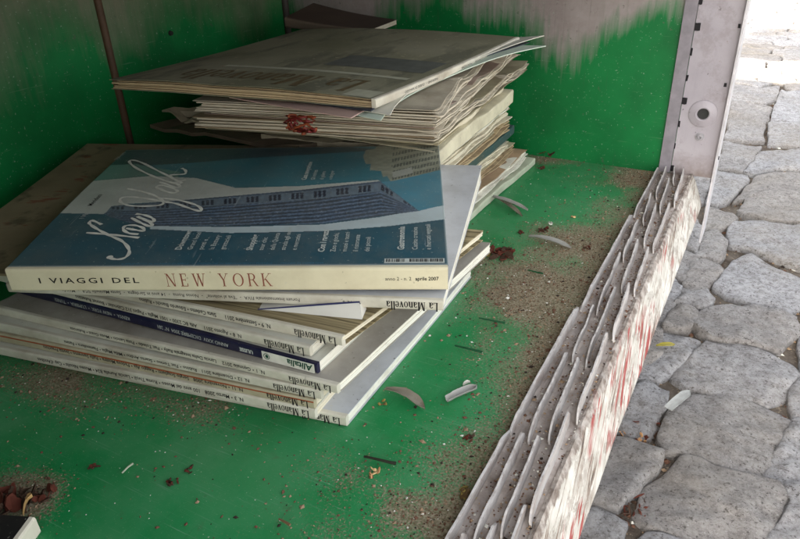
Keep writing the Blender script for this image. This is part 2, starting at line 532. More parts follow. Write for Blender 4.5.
def spine_text(items, flip=True):
    """items: (distance from the reading start, text, height, ink index, bold, serif)"""
    def art(mb, mp, L, t, base):
        mats = [base, INK, INK_RED, INK_PALE, INK_GREEN]
        for it in items:
            d, s, h, ink, bold, serif = it[:6]
            squeeze = it[6] if len(it) > 6 else 1.0
            vf = serif_mesh(s, it[7] if len(it) > 7 else 0.0, it[8] if len(it) > 8 else 1.15) if serif else text_mesh(s, bold)
            zc = t / 2
            if flip:
                f = lambda x, y: mp(-d - x * h * squeeze, -.00075, zc + h * .36 - y * h)
                vf = (vf[0], vf[1])
            else:
                f = lambda x, y: mp(-L + d + x * h * squeeze, -.00075, zc - h * .36 + y * h)
            # cut what runs past the ends
            v, fc = vf
            if len(v):
                keep = [q for q in fc if max(v[i][0] for i in q) * h * squeeze + d < L - .002]
                place(mb, (v, keep), f, ink)
        return mats
    return art


WHITE_SPINE = dirty('white_spine', S(204, 198, 180), S(120, 102, 78), 0.75, 16, 0.5, 0.3, 0.3)
CREAM_SPINE = dirty('cream_spine', S(214, 204, 172), S(150, 130, 98), 0.35, 20, 0.5, 0.3, 0.25)
OLIVE_SPINE = dirty('tan_spine', S(176, 166, 138), S(110, 95, 70), 0.5, 30, 0.55)
GREY_COVER = dirty('grey_white_cover', S(184, 185, 186), S(120, 112, 104), 0.4, 30, 0.4, 0.4, 0.7)
PALE_COVER = dirty('pale_cover', S(200, 198, 184), S(120, 110, 90), 0.4, 25, 0.45, 0.35, 0.6)
PAGES = paper_edges('cream_pages', S(226, 217, 192), S(150, 134, 104), 0.55)
PAGES_WHITE = paper_edges('white_pages', S(232, 228, 212), S(160, 148, 124), 0.45)
PAGES_GREY = paper_edges('grey_tan_pages', S(208, 198, 176), S(112, 96, 76), 0.65)
PAGES_TAN = paper_edges('yellowed_pages', S(190, 168, 132), S(92, 72, 50), 0.75)

FRONT = 'magazines in the front pile'
REAR = 'magazines in the rear pile'


def manovella(rest, h=.0052):
    it = [(.004, 'La Manovella', .0058, 1, 0, True, 0.80)]
    x = .050
    it.append((x, rest, .0040, 1, 0.014, False, 0.95))
    return it


def lined(rest):
    base_art = spine_text(manovella(rest))
    def art(mb, mp, L, t, base):
        mats = base_art(mb, mp, L, t, base) + [flat('orange_line', S(158, 74, 40))]
        n = 20
        for i in range(n):
            x0, x1 = -L + L * i / n, -L + L * (i + 1) / n
            mb.add([mp(x0, -.00072, t - .0021), mp(x1, -.00072, t - .0021), mp(x1, -.00072, t - .0011), mp(x0, -.00072, t - .0011)], [(0, 1, 2, 3)], 5)
        return mats
    return art


def front_mag(label, right_px, left_px, z, t, L, cover, spine, pages, rest, edge_deg=None, shear=0.0, seed=0, lift=None, W=.207, art=None, **kw):
    a = at_z(right_px, z); q = at_z(left_px, z)
    if lift is None: lift = lambda x, y: .0006 * math.sin(x * 22 + seed * 1.9) + .0007 * math.sin(y * 30 + seed) + .0016 * math.exp(-((x / .03) ** 2 + ((y - W) / .05) ** 2)) * (seed % 3)
    yaw = math.degrees(math.atan2(q[1] - a[1], q[0] - a[0])) % 360
    return magazine('magazine', label, FRONT, a, yaw, L, W, t, cover, spine, pages, shear=shear, lift=lift,
                    spine_art=art if art else spine_text(manovella(rest)), seed=seed, **kw)


front_mag('white magazine at the very bottom of the front pile, flat on the green floor', (347, 427), (90, 374), 0, .0074, .285, GREY_COVER, WHITE_SPINE, PAGES_WHITE,
          'N. 2 \u2022 Febbraio 2008   100 anni del Museo \u2022 Tutte le corse', shear=9, seed=1)
front_mag('second magazine up from the floor in the front pile, white spine reading Marzo 2008', (316, 419), (0, 355), .0075, .0074, .285, PALE_COVER, WHITE_SPINE, PAGES,
          'N. 3 \u2022 Marzo 2008   100 anni del Museo \u2022 Roma Tivoli \u2022 Lancia Aurelia B24 \u2022 Museo Nicolis \u2022 Cap d\'Antibes', shear=7, seed=2)
front_mag('third magazine up in the front pile, directly below the thin orange line', (315, 409), (0, 341.5), .015, .0074, .285, PALE_COVER, OLIVE_SPINE, PAGES,
          'N. 11 \u2022 Novembre 2008   Sergio Scaglietti \u2022 Reggio Aja \u2022 Padova Mostra \u2022 Rally Sanremo \u2022 Isotta Fraschini', shear=7, seed=3,
          art=lined('N. 11 \u2022 Novembre 2008   Sergio Scaglietti \u2022 Reggio Aja \u2022 Padova Mostra \u2022 Rally Sanremo \u2022 Isotta Fraschini'))
ORANGE_COVER = dirty('orange_cover', S(170, 84, 46), S(110, 80, 60), 0.3)
front_mag('fourth magazine up in the front pile, spine reading Dicembre 2011 above an orange line', (322, 400), (0, 331), .0225, .0074, .285, PALE_COVER, WHITE_SPINE, PAGES,
          'N. 12 \u2022 Dicembre 2011   Rubino \u2022 Fiat Torino \u2022 Scarto Ardito \u2022 Mille Miglia \u2022 Fiammifero \u2022 Fanini', shear=7, seed=4)


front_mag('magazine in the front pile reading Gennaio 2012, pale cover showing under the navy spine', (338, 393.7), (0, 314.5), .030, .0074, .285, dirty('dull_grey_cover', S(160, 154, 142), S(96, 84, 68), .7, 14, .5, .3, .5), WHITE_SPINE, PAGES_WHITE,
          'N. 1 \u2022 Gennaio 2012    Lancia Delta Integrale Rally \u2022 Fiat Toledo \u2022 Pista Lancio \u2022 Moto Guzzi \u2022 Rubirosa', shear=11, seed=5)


def ulisse_art(mb, mp, L, t, base):
    mats = [base, flat('white_spine_box', S(206, 204, 190)), INK_GREEN, INK_PALE, INK]
    y = -.00085
    for (a, b) in ((.0015, .040),):
        P = [mp(-b, y, t * .04), mp(-a, y, t * .04), mp(-a, y, t * .96), mp(-b, y, t * .96)]
        mb.add(P, [(0, 1, 2, 3)], 1)
    h = .0070
    v, f = text_mesh('Alitalia', 0.03, 0.15)
    place(mb, (v, f), lambda x, yy: mp(-.003 - x * h * .95, y - .0001, t / 2 + h * .36 - yy * h), 2)
    V, F = [], []
    _ring(V, F, 0, 0, .0024, .0024, .0005, .0005); _ring(V, F, .0002, 0, .0012, .0014, .0012, .0014)
    place(mb, (np.array(V), F), lambda x, yy: mp(-.0365 + x, y - .0001, t / 2 + yy), 2)
    h = .0040
    for d, s, b in ((.047, 'ULISSE', .04), (.066, 'ANNO XXIV  DICEMBRE 2004  N\u00b0 281', .0), (.150, "KENYA  \u2022  NEW YORK  \u2022  L'UMBRIA  \u2022  TUNISI", .0)):
        place(mb, text_mesh(s, b), lambda x, yy: mp(-d - x * h * .9, y, t / 2 + h * .36 - yy * h), 3)
    return mats


NAVY = dirty('navy_spine', S(24, 24, 52), S(70, 66, 74), 0.35, 40, 0.4, 0.4, 0.2)
front_mag('magazine with dark navy spine and white Alitalia box in the front pile', (318, 373.5), (29, 296), .0375, .0080, .275, PALE_COVER, NAVY, PAGES_WHITE, '', shear=6, seed=6, art=ulisse_art)
front_mag('white magazine lying directly on the navy spined one, spine reading Agosto 2011', (311, 357), (110, 308.5), .0456, .0068, .285, PALE_COVER, WHITE_SPINE, PAGES_WHITE,
          'N. 8 \u2022 Agosto 2011     Alfa 8C 2300 \u2022 1001 Miglia \u2022 Pagani 312 Cabriolet \u2022 Bonnet Rubattino', shear=6, seed=7)


def tan_cover_art(mb, mp, L, W, t, cover):
    return [cover]


TAN_COVER = NT('tan_striped_cover')
_s = TAN_COVER.noise(1.0, 4, 0.7, TAN_COVER.mapping((5, 260, 5)))
_c = TAN_COVER.mix(TAN_COVER.ramp(_s, 0.36, 0.66), S(84, 74, 52), S(176, 160, 122))
TAN_COVER.color(_c); TAN_COVER.rough(0.7, 0.2); TAN_COVER.bump(_s, 0.4, 0.001)
TAN_COVER = TAN_COVER.m
front_mag('magazine with brown striped cover in the front pile, spine reading Settembre 2011', (343, 347), (181, 312), .0525, .0066, .285, TAN_COVER, WHITE_SPINE, PAGES,
          'N. 9 \u2022 Settembre 2011      Siata Cadetto \u2022 Edoardo Bianchi \u2022 Rubino', shear=14, seed=8, W=.165, ragged=.0025, fan=.003)

# thin booklet with a blue edge that pokes out and leans on the spine above it
b0, b1, b2 = at_z((258, 309.5), .0602), at_z((362, 319.5), .0602), at_z((361, 318), .0606)
bt = at_z((360, 302), .0668)
cen = (b0 + b1 + bt) / 3
bk = tag(empty('booklet', cen), 'folded white booklet page with thin blue top edge poking out above the brown striped cover', 'booklet')
inn = np.array([-.05, .11, -.006])
mb = MB()
P = [b0 - cen, b1 - cen, bt - cen]
nrm = np.cross(P[1] - P[0], P[2] - P[0]); nrm /= np.linalg.norm(nrm)
mb.add([p for p in P] + [p + np.array([-.004, .012, 0]) for p in P], [(0, 1, 2), (5, 4, 3), (0, 3, 4, 1), (1, 4, 5, 2), (2, 5, 3, 0)])
mb.build('page_block', dirty('white_page_face', S(214, 210, 198), S(150, 140, 124), .3), bk)
mb = MB()
mb.tube([P[0] + nrm * .0003, (P[0] + P[2]) / 2 + nrm * .0004, P[2] + nrm * .0003, P[1] * .12 + P[2] * .88 + nrm * .0003], [.0004, .0006, .0006, .0004], 6)
mb.build('blue_edge', dirty('blue_cover', S(44, 48, 86), S(90, 86, 90), .3), bk)

# upper magazine of the family, right below the large one
ZA = .0625
front_mag('white magazine directly under the blue New York one, spine along its whole length', (443, 311), (0, 292), ZA, .0078, .298, GREY_COVER, WHITE_SPINE, PAGES_WHITE, '', shear=5, seed=9,
          lift=lambda x, y: .012 * (max(0, y) / .21) ** 1.4, W=.212,
          art=spine_text([(.003, 'La Manovella', .0064, 1, 0, True, 0.82), (.058, 'N. 6', .0034, 1, 0.004, False), (.092, "Forum Internazionale FIVA  -  \"Eva al volante\"  -  Nonio Roma  -  14 anni in Sardegna  -  Santa Marinella SISA  -  Mondo", .0036, 1, .002, False, .95)]))

# worn cover that sticks out on the left under the big magazine
OLIVE_COVER = NT('worn_olive_cover')
_o = OLIVE_COVER
_c = _o.mix(_o.ramp(_o.noise(12, 5), 0.35, 0.7), S(118, 104, 80), S(152, 136, 108))
_c = _o.mix(_o.ramp(_o.noise(1.0, 4, 0.6, _o.mapping((24, 60, 10))), 0.60, 0.66, 0, 0.7), _c, S(128, 52, 36))
_c = _o.mix(_o.ramp(_o.noise(60, 5), 0.56, 0.7, 0, 0.6), _c, S(62, 54, 40))
_o.color(_c); _o.rough(0.6, 0.25); OLIVE_COVER = _o.m
aA = at_z((443, 311), .06); dA = np.array([math.cos(rad(201)), math.sin(rad(201)), 0]); nA = np.array([math.cos(rad(111)), math.sin(rad(111)), 0])
c0 = aA + dA * .078 + nA * .004
magazine('magazine', 'worn olive cover with red marks sticking out left from under the blue New York magazine', FRONT, (c0[0], c0[1], ZA + .0081), 201, .297, .238, .0022, OLIVE_COVER, OLIVE_COVER, PAGES_TAN, layers=2,
         lift=lambda x, y: .012 * (max(0, y) / .21) ** 1.4, seed=10)

# ---- the big blue magazine
ZN = .0730; TN = .0165; LN = .2800; WN = .212
aN = at_z((448, 267), ZN + TN); qN = at_z((5, 269), ZN + TN)
yawN = math.degrees(math.atan2(qN[1] - aN[1], qN[0] - aN[0])) % 360
LN = float(np.linalg.norm(qN - aN))
NY_LIFT = lambda x, y: .0085 * (max(0, y) / .21) ** 1.25 + .0022 * math.sin(math.pi * y / .21)
shN = math.tan(rad(-1.5))


def ny_mp(x, y, z):
    return (x + shN * y, y, z + NY_LIFT(x, y) * (0.35 + 0.65 * z / TN))


def ny_spine(mb, mp, L, t, base):
    mats = [base, INK, INK_RED]
    h = .0056
    place(mb, text_mesh('I VIAGGI DEL', .012, 0, 1.35), lambda x, y: mp(-L + .020 + x * h * 1.55, -.00075, t * .5 - h * .36 + y * h), 1)
    h = .0094
    v, f = serif_mesh('NEW YORK', .22, .85)
    place(mb, (v, f), lambda x, y: mp(-L + .1045 + x * h * .98, -.00075, t * .5 - h * .5 + y * h), 2)
    h = .0036
    place(mb, text_mesh('anno 2 - n. 2', 0), lambda x, y: mp(-.0395 + x * h * .9, -.00075, t * .45 + y * h), 1)
    place(mb, text_mesh('aprile 2007', .02), lambda x, y: mp(-.0205 + x * h * .9, -.00075, t * .45 + y * h), 1)
    return mats


ny = magazine('magazine', 'thick blue New York travel magazine with cream spine lying on top of the front pile', FRONT, (aN[0], aN[1], ZN), yawN, LN, WN, TN,
              flat('dull_blue_board', S(60, 80, 88)), CREAM_SPINE, PAGES_WHITE, shear=-1.5, lift=NY_LIFT, spine_art=ny_spine, layers=9, seed=11)
for ch in list(ny.children):
    if ch.name.startswith('front_cover'): bpy.data.objects.remove(ch)

# printed cover as a fine grid with its print stored per point
GX, GY = 420, 320
xs = np.linspace(-LN, 0.0003, GX); ys = np.linspace(.0026, WN, GY)
XX, YY = np.meshgrid(xs, ys)
ZZ = TN + .0085 * (YY / .21) ** 1.25 + .0022 * np.sin(math.pi * YY / .21)
LX = XX + shN * YY
ca, sa = math.cos(rad(yawN - 180)), math.sin(rad(yawN - 180))
WP = np.stack([aN[0] + ca * LX - sa * YY, aN[1] + sa * LX + ca * YY, ZN + ZZ], -1).reshape(-1, 3)
PX = proj_many(WP)


def inside(poly, P):
    r = np.zeros(len(P), bool); n = len(poly)
    for i in range(n):
        x0, y0 = poly[i]; x1, y1 = poly[(i + 1) % n]
        c = ((y0 > P[:, 1]) != (y1 > P[:, 1]))
        with np.errstate(divide='ignore', invalid='ignore'):
            xi = x0 + (P[:, 1] - y0) / (y1 - y0) * (x1 - x0)
        r ^= c & (P[:, 0] < xi)
    return r


def vnoise(x, y, seed=0):
    r = np.random.default_rng(seed); T = r.random((64, 64))
    xi = np.floor(x).astype(int); yi = np.floor(y).astype(int); fx = x - xi; fy = y - yi
    fx = fx * fx * (3 - 2 * fx); fy = fy * fy * (3 - 2 * fy)
    g = lambda a, b: T[a % 64, b % 64]
    return (g(xi, yi) * (1 - fx) + g(xi + 1, yi) * fx) * (1 - fy) + (g(xi, yi + 1) * (1 - fx) + g(xi + 1, yi + 1) * fx) * fy


u_, v_ = XX.reshape(-1), YY.reshape(-1)
def L3(r, g, b): return np.array(S(r, g, b))
PR = np.tile(L3(30, 78, 92), (len(PX), 1))
nz = vnoise(u_ * 60, v_ * 60, 1)[:, None]
PR = PR * (0.85 + .3 * nz)
def put(poly, col, var=0.12, seed=2, sc=120):
    m = inside(poly, PX)
    k = vnoise(u_[m] * sc, v_[m] * sc, seed)[:, None]
    PR[m] = np.array(col) * (1 - var + 2 * var * k)
    return m
# upper sky, darker towards the top edge of the photo print
put([(95, 150), (445, 130), (446, 215), (320, 210), (80, 205), (80, 180)], L3(52, 108, 116), .2, 3, 40)
put([(100, 168), (120, 150), (330, 145), (385, 150), (250, 158), (190, 163)], L3(38, 66, 74), .2, 4, 40)
put([(60, 212), (92, 166), (135, 164), (180, 172), (175, 184), (120, 183)], L3(92, 130, 118), .12, 5, 40)
# pale haze shapes
put([(57, 213), (78, 193), (93, 181), (150, 176), (196, 178), (236, 188), (300, 186), (378, 180), (384, 184), (300, 197), (190, 200), (125, 204), (105, 214)], L3(178, 180, 168), .08, 6, 60)
put([(150, 226), (230, 227), (322, 224.5), (380, 217), (446, 205), (447, 219), (390, 226), (325, 231), (230, 233), (150, 231)], L3(176, 188, 186), .07, 7, 60)
# block of flats seen from below: dark, with rows of openings
bm_ = put([(104, 214), (112, 206), (190, 199.5), (300, 190), (381, 181), (419, 211), (380, 216), (321, 223.5), (230, 226), (158, 226), (120, 222)], L3(64, 78, 92), .25, 8, 500)
idx = np.where(bm_)[0]
px, py = PX[idx, 0], PX[idx, 1]
top = np.interp(px, [104, 112, 190, 300, 381, 419], [214, 206, 199.5, 190, 181, 211]); bot = np.interp(px, [104, 120, 158, 230, 321, 380, 419], [214, 222, 226, 226, 223.5, 216, 211])
tt = (py - top) / np.maximum(bot - top, .5)
rows = np.sin(tt * 62 + px * .05) + 1.1 * (vnoise(px * .55, tt * 40, 21) - .5) ; colsn = np.sin(px * 1.05 + py * .5)
PR[idx] *= (0.75 + .5 * vnoise(px * 1.6, tt * 26, 22))[:, None]
PR[idx] *= (1.15 + .75 * np.where(rows > .2, 1, -.6) * np.where(tt > .3, 1, .3))[:, None]
frieze = (tt > .05) & (tt < .3)
win = frieze & (np.sin(px * .28) > -.2) & (np.abs(tt - .17) < .09) & (np.sin(px * 1.4) > -.5)
PR[idx[frieze]] = L3(96, 112, 122) * (0.8 + .4 * vnoise(px[frieze] * .4, py[frieze] * .4, 9)[:, None])
PR[idx[win]] = L3(22, 32, 52)
# second building, pale stone with rows of windows
bm2 = put([(363, 157), (366, 150), (375, 149), (377, 145), (400, 146), (446, 134), (447, 168), (391, 182), (387, 176), (383, 177), (381, 171), (370, 170), (371, 164), (366, 164)], L3(136, 138, 118), .18, 10, 300)
idx = np.where(bm2)[0]; px, py = PX[idx, 0], PX[idx, 1]
w2 = (np.sin((py + .22 * px) * 1.05) > -.1) & (np.sin((px + .15 * py) * 2.1) > -.5) & (px > 392)
PR[idx[w2]] = L3(74, 80, 70)
put([(392, 172), (412, 167), (413, 173), (393, 178)], L3(150, 152, 138), .05, 11)
put([(381, 182), (392, 181), (447, 169), (446, 204), (419, 211)], L3(66, 124, 138), .15, 12, 50)
# bottom band
put([(0, 272), (5, 262), (57, 213), (104, 215), (150, 229), (230, 233), (325, 231), (390, 226), (449, 219), (452, 275), (200, 280)], L3(26, 74, 86), .1, 13, 70)
# fold wear
ed = (v_ < .0042) | (v_ > WN - .001) | (u_ > -.0009)
PR = PR * 1.0 + .018
PR[ed] = PR[ed] * .5 + L3(160, 165, 160) * .5

me = bpy.data.meshes.new('front_cover')
LV = np.stack([LX.reshape(-1), YY.reshape(-1), ZZ.reshape(-1)], 1)
nV = len(LV)
LV2 = LV.copy(); LV2[:, 2] -= .0006
ii = np.arange(nV).reshape(GY, GX)
Q = np.stack([ii[:-1, :-1], ii[:-1, 1:], ii[1:, 1:], ii[1:, :-1]], -1).reshape(-1, 4)
loop = np.concatenate([ii[0, :], ii[1:, -1], ii[-1, -2::-1], ii[-2:0:-1, 0]])
nx_ = np.roll(loop, -1)
side = np.stack([loop + nV, nx_ + nV, nx_, loop], 1)
faces = np.concatenate([Q, Q[:, ::-1] + nV, side]).tolist()
allv = np.concatenate([LV, LV2])
n_grid = len(allv)
NYCOVER = NT('printed_cover')
_a = NYCOVER.attr('print').outputs['Color']
_c = NYCOVER.mix(NYCOVER.ramp(NYCOVER.noise(40, 5, .7), 0.42, 0.8, 0, .30), _a, S(126, 124, 112))
_c = NYCOVER.mix(NYCOVER.ramp(NYCOVER.noise(520, 2), 0.69, 0.73, 0, .6), _c, S(190, 188, 170))
_c = NYCOVER.mix(NYCOVER.ramp(NYCOVER.noise(1, 3, .6, NYCOVER.mapping((300, 20, 20), (0, 0, rad(20)))), 0.68, 0.74, 0, .25), _c, S(190, 195, 190))
NYCOVER.color(_c); NYCOVER.rough(0.30, 0.5); NYCOVER.bump(NYCOVER.noise(150, 3), .08, .0005)

art = MB()
EPS = .00022
def cov(x, y):   # cover-plane local coordinates -> local 3D, just above the print
    p = ny_mp(x, y, TN); return (p[0], p[1], p[2] + EPS)
def px_local(p, iters=4):
    z = ZN + TN
    for _ in range(iters):
        w = at_z(p, z) - np.array([aN[0], aN[1], 0]); x = ca * w[0] + sa * w[1]; y = -sa * w[0] + ca * w[1]
        z = ZN + TN + NY_LIFT(x, y)
    return x - shN * y, y
def ribbon(pts, width, mi, tap=True):
    P = [Vector(px_local(p)) for p in pts]
    # Catmull-Rom
    C = []
    for i in range(len(P) - 1):
        p0, p1, p2, p3 = P[max(i - 1, 0)], P[i], P[i + 1], P[min(i + 2, len(P) - 1)]
        for k in range(6):
            t = k / 6
            C.append(.5 * ((2 * p1) + (p2 - p0) * t + (2 * p0 - 5 * p1 + 4 * p2 - p3) * t * t + (3 * p1 - p0 - 3 * p2 + p3) * t ** 3))
    C.append(P[-1])
    V, F = [], []
    for i, c in enumerate(C):
        d = (C[min(i + 1, len(C) - 1)] - C[max(i - 1, 0)])
        if d.length < 1e-9: d = Vector((1, 0))
        d.normalize(); nrm = Vector((-d.y, d.x))
        w = width * (.55 + .45 * abs(math.sin(i * .45))) * .5
        V += [cov(*(c + nrm * w)), cov(*(c - nrm * w))]
    for i in range(len(C) - 1): F.append((2 * i, 2 * i + 1, 2 * i + 3, 2 * i + 2))
    art.add(V, F, mi)
cs = lambda pts: [(80 + x / 4.683, 150 + y / 4.683) for x, y in pts]
WS = .0027
for st in ([(130, 503), (165, 513), (205, 508), (230, 485), (224, 455), (192, 425), (140, 402), (88, 375), (52, 352), (44, 340), (60, 332), (102, 350)],
           [(30, 388), (100, 394), (190, 402), (277, 412)],
           [(216, 367), (262, 376), (300, 379), (292, 364), (250, 353), (212, 357), (204, 374), (228, 390), (274, 396)],
           [(240, 318), (285, 342), (325, 358), (338, 350), (305, 328), (268, 312), (310, 330), (344, 338), (342, 322), (305, 306), (262, 300)],
           [(222, 182), (285, 194), (345, 212), (386, 238), (384, 256), (335, 263), (250, 263), (202, 252), (187, 236), (205, 222), (262, 222), (335, 232), (400, 244), (450, 252), (520, 276), (566, 287), (558, 266), (505, 246), (440, 232), (372, 226)],
           [(362, 176), (400, 194), (440, 202), (456, 192), (424, 176), (382, 166), (360, 172), (366, 182)],
           [(372, 150), (412, 163), (452, 178), (466, 168), (440, 154), (470, 152)],
           [(470, 162), (410, 148), (330, 118), (262, 84), (232, 58), (244, 48), (290, 60), (365, 98), (430, 130), (478, 156)],
           [(418, 118), (456, 116), (492, 112), (494, 96), (476, 86)],
           [(418, 118), (440, 138), (470, 146), (496, 140)]):
    ribbon(cs(st), WS, 4)
# blob at the end of the N
bx_, by_ = px_local((80 + 140 / 4.683, 150 + 503 / 4.683))
art.add([cov(bx_, by_)] + [cov(bx_ + .0022 * math.cos(a), by_ + .0022 * math.sin(a)) for a in np.linspace(0, 2 * math.pi, 13)[:-1]], [(0, 1 + k, 1 + (k + 1) % 12) for k in range(12)], 4)


def cover_words(px, lines, h, lead, bold_first=True, mi=1):
    x0, y0 = px_local(px)
    for i, s in enumerate(lines):
        b = .03 if (i == 0 and bold_first) else .004
        k = h * (1.12 if i == 0 and bold_first else .92)
        place(art, text_mesh(s, b), lambda tx, ty: cov(x0 + i * lead - ty * k, y0 + tx * k * .95), mi)


cover_words((181, 250), ['Downtown', 'Grand hotel', 'ponti e', 'la Battery', 'grattacieli'], .0056, .0074)
cover_words((252, 250.5), ['Shopping', 'tour chic', 'della Quinta', 'strada agli outlet', 'e mercatini'], .0054, .0074)
cover_words((324, 252), ['Con i ragazzi', 'Zoo e giochi,', 'musei e teatri', 'il ristorante', 'dei piccoli'], .0054, .0074)
cover_words((404, 250), ['Gastronomia', 'Cucina creativa', 'e mercati vegetali'], .0056, .0088)
cover_words((306, 180), ['Casa newyorkese', 'Gli indirizzi', 'di gallerie', 'e designer'], .0052, .0070)
cover_words((84, 219), ['I VIAGGI DEL'], .0062, .008, False, 1)
cover_words((92, 206), ['Meridiani'], .0062, .008, False, 2)
cover_words((118, 160), ['7,50 euro'], .0056, .008, False, 1)
# hairline of small print by the fold and the barcode
place(art, text_mesh('SUPPLEMENTO AL NUMERO DI APRILE   \u2022   SPEDIZIONE IN ABBONAMENTO POSTALE   \u2022   PREZZO DI COPERTINA', 0), lambda tx, ty: cov(-LN + .075 + tx * .0026, .0044 + ty * .0026), 3)
bx0, by0 = px_local((384, 265)); bx1, _ = px_local((445, 265))
art.add([(lambda q: (q[0], q[1], q[2] - .0001))(cov(x, y)) for x, y in ((bx0, .0048), (bx1, .0048), (bx1, .0105), (bx0, .0105))], [(0, 1, 2, 3)], 1)
x = bx0 + .0012; rb = random.Random(5)
while x < bx1 - .0012:
    w = rb.choice((.0003, .0004, .0007, .0009))
    if not (bx0 + .0125 < x < bx0 + .0155): art.add([cov(x, .0062), cov(x + w, .0062), cov(x + w, .0099), cov(x, .0099)], [(0, 1, 2, 3)], 2)
    x += w + rb.choice((.0003, .0005, .0008))
V_all = allv.tolist() + art.v
F_all = faces + [tuple(n_grid + i for i in f) for f in art.f]
me.from_pydata(V_all, [], F_all)
for m_ in (NYCOVER.m, INK_PALE, INK, flat('light_blue_ink', S(84, 130, 150)), flat('title_ink', S(216, 214, 198))): me.materials.append(m_)
me.polygons.foreach_set('material_index', [0] * len(faces) + art.mi)
me.polygons.foreach_set('use_smooth', [True] * len(Q) + [False] * (len(F_all) - len(Q)))
at = me.color_attributes.new('print', 'FLOAT_COLOR', 'POINT')
colr = np.ones((len(V_all), 4), np.float32); colr[:nV, :3] = PR; colr[nV:2 * nV, :3] = PR * .6
at.data.foreach_set('color', colr.reshape(-1))
me.update()
o = bpy.data.objects.new('front_cover', me); COL.objects.link(o); o.parent = ny

# ---- rear pile: spines / fore-edges turned to the opening
REAR_COLS = [(S(186, 190, 166), 'pale green'), (S(196, 184, 150), 'cream'), (S(206, 198, 172), 'ivory'), (S(178, 150, 120), 'buff'),
             (S(196, 188, 160), 'sand'), (S(60, 84, 82), 'dark teal'), (S(190, 178, 146), 'yellowed'), (S(204, 196, 170), 'off white'), (S(214, 206, 178), 'fat cream')]
rear = [  # far right corner in the photo, base height, thickness, cover index, heading of the right edge
    ((535, 158), .0005, .0085, 0, 88), ((529, 151), .0098, .0095, 3, 89), ((517, 143), .0200, .0085, 1, 90), ((511, 140), .0293, .0095, 2, 90),
    ((514, 126), .0396, .0100, 5, 91), ((511, 121), .0504, .0110, 4, 91), ((512, 108), .0622, .0108, 6, 92), ((511, 100), .0738, .0105, 7, 92), ((513, 91), .0850, .0140, 8, 93), ((505, 81), .0998, .0110, 1, 95)]
REAR_LABEL = ['pale green magazine at the bottom of the rear pile, flat on the green floor', 'buff magazine second from the floor in the rear pile beside dry crumbs',
              'cream magazine third from the floor in the rear pile', 'ivory magazine lying just below the dark teal one in the rear pile',
              'dark teal covered magazine halfway up the rear pile', 'sand coloured magazine lying directly on the dark teal one in the rear pile',
              'yellowed magazine second below the fat cream one in the rear pile', 'off white magazine right under the fat cream one in the rear pile', 'fat cream magazine with rounded corner high in the rear pile', 'thin cream magazine lying directly on the fat cream one in the rear pile']
for k, (pxf, z, t, ci, hd) in enumerate(rear):
    F_ = at_z(pxf, z + t)
    F_[1] = min(F_[1], .786)
    c, nm = REAR_COLS[ci]
    cm = dirty(nm.replace(' ', '_') + '_rear_cover', c, S(104, 90, 66), 0.5, 22, 0.6, 0.2, 0.4)
    pg = (PAGES, PAGES_WHITE, PAGES_TAN)[k % 3] if k != 8 else PAGES
    L_ = (.262 + .012 * ((k * 7) % 3)) if k < 5 else .205 + .008 * (k % 3)
    # right edge lies along local x, the pile's depth towards -x of the world
    magazine('magazine', REAR_LABEL[k], REAR, (F_[0], F_[1], z), hd + 180, L_, .205 + .004 * (k % 3), t, cm,
             cm if k in (0, 4, 8) else dirty('yellowed_fold', S(206, 194, 160), S(110, 90, 62), .6, 40, .7), pg, seed=20 + k, layers=(4, 6, 5)[k % 3], opened=k not in (0, 4, 8), wave=.0018, ragged=.010, fan=.008 * ((k % 3) - 1),
             lift=(lambda a_: (lambda x, y: .0014 * math.sin(x * 40 + a_) * math.exp(-y * 12) + .0006 * math.sin(x * 110 + 2 * a_)))(k * 1.7), shear=2.0 * ((k % 3) - 1), spine_art=None)

# crumpled block of loose issues under the top magazine
KZ = .1175
K_LABEL = ['bundle of crumpled yellowed magazines with wavy edges in the rear pile', 'tan magazine in the upper rear pile with ragged right edge', 'pinkish grey magazine in the upper rear pile, third under the top one',
           'pale magazine in the upper rear pile with dark cover line, second under the top one']
kcols = [S(150, 142, 116), S(168, 148, 120), S(156, 136, 124), S(176, 166, 146)]
kz = KZ
for k in range(4):
    t = (.0095, .0092, .0088, .0088)[k]
    a = at_z((437, (133, 126, 118, 111)[k]), kz + t)
    sc_ = lambda s_, kk: (lambda x, y: .0022 * math.sin(x * 55 + s_) * math.exp(-y * 14) + .0010 * math.sin(x * 130 + s_ * 2.3) * math.exp(-y * 10))
    Lk = .285; hd = 97 + 1.5 * k
    hd = (94, 100, 97, 102)[k]
    far = a + Lk * np.array([math.cos(rad(hd)), math.sin(rad(hd)), 0])
    cm = dirty('rear_block_cover_' + 'abcd'[k], kcols[k], S(88, 72, 52), .55, 26, .65, .2, .3)
    magazine('magazine', K_LABEL[k], REAR, (far[0], far[1], kz), hd + 180, Lk, .212 - .004 * k, t, cm, dirty('grey_wrinkled_fold', S(170, 164, 142), S(70, 62, 48), 
                                                                                                              .8, 60, .75), PAGES_GREY, seed=40 + k, layers=7, ragged=.006, opened=True, wave=.0024,
             fan=.006, lift=sc_(k * 2.1, k), shear=-7 + 2 * k)
    kz += t + .0006

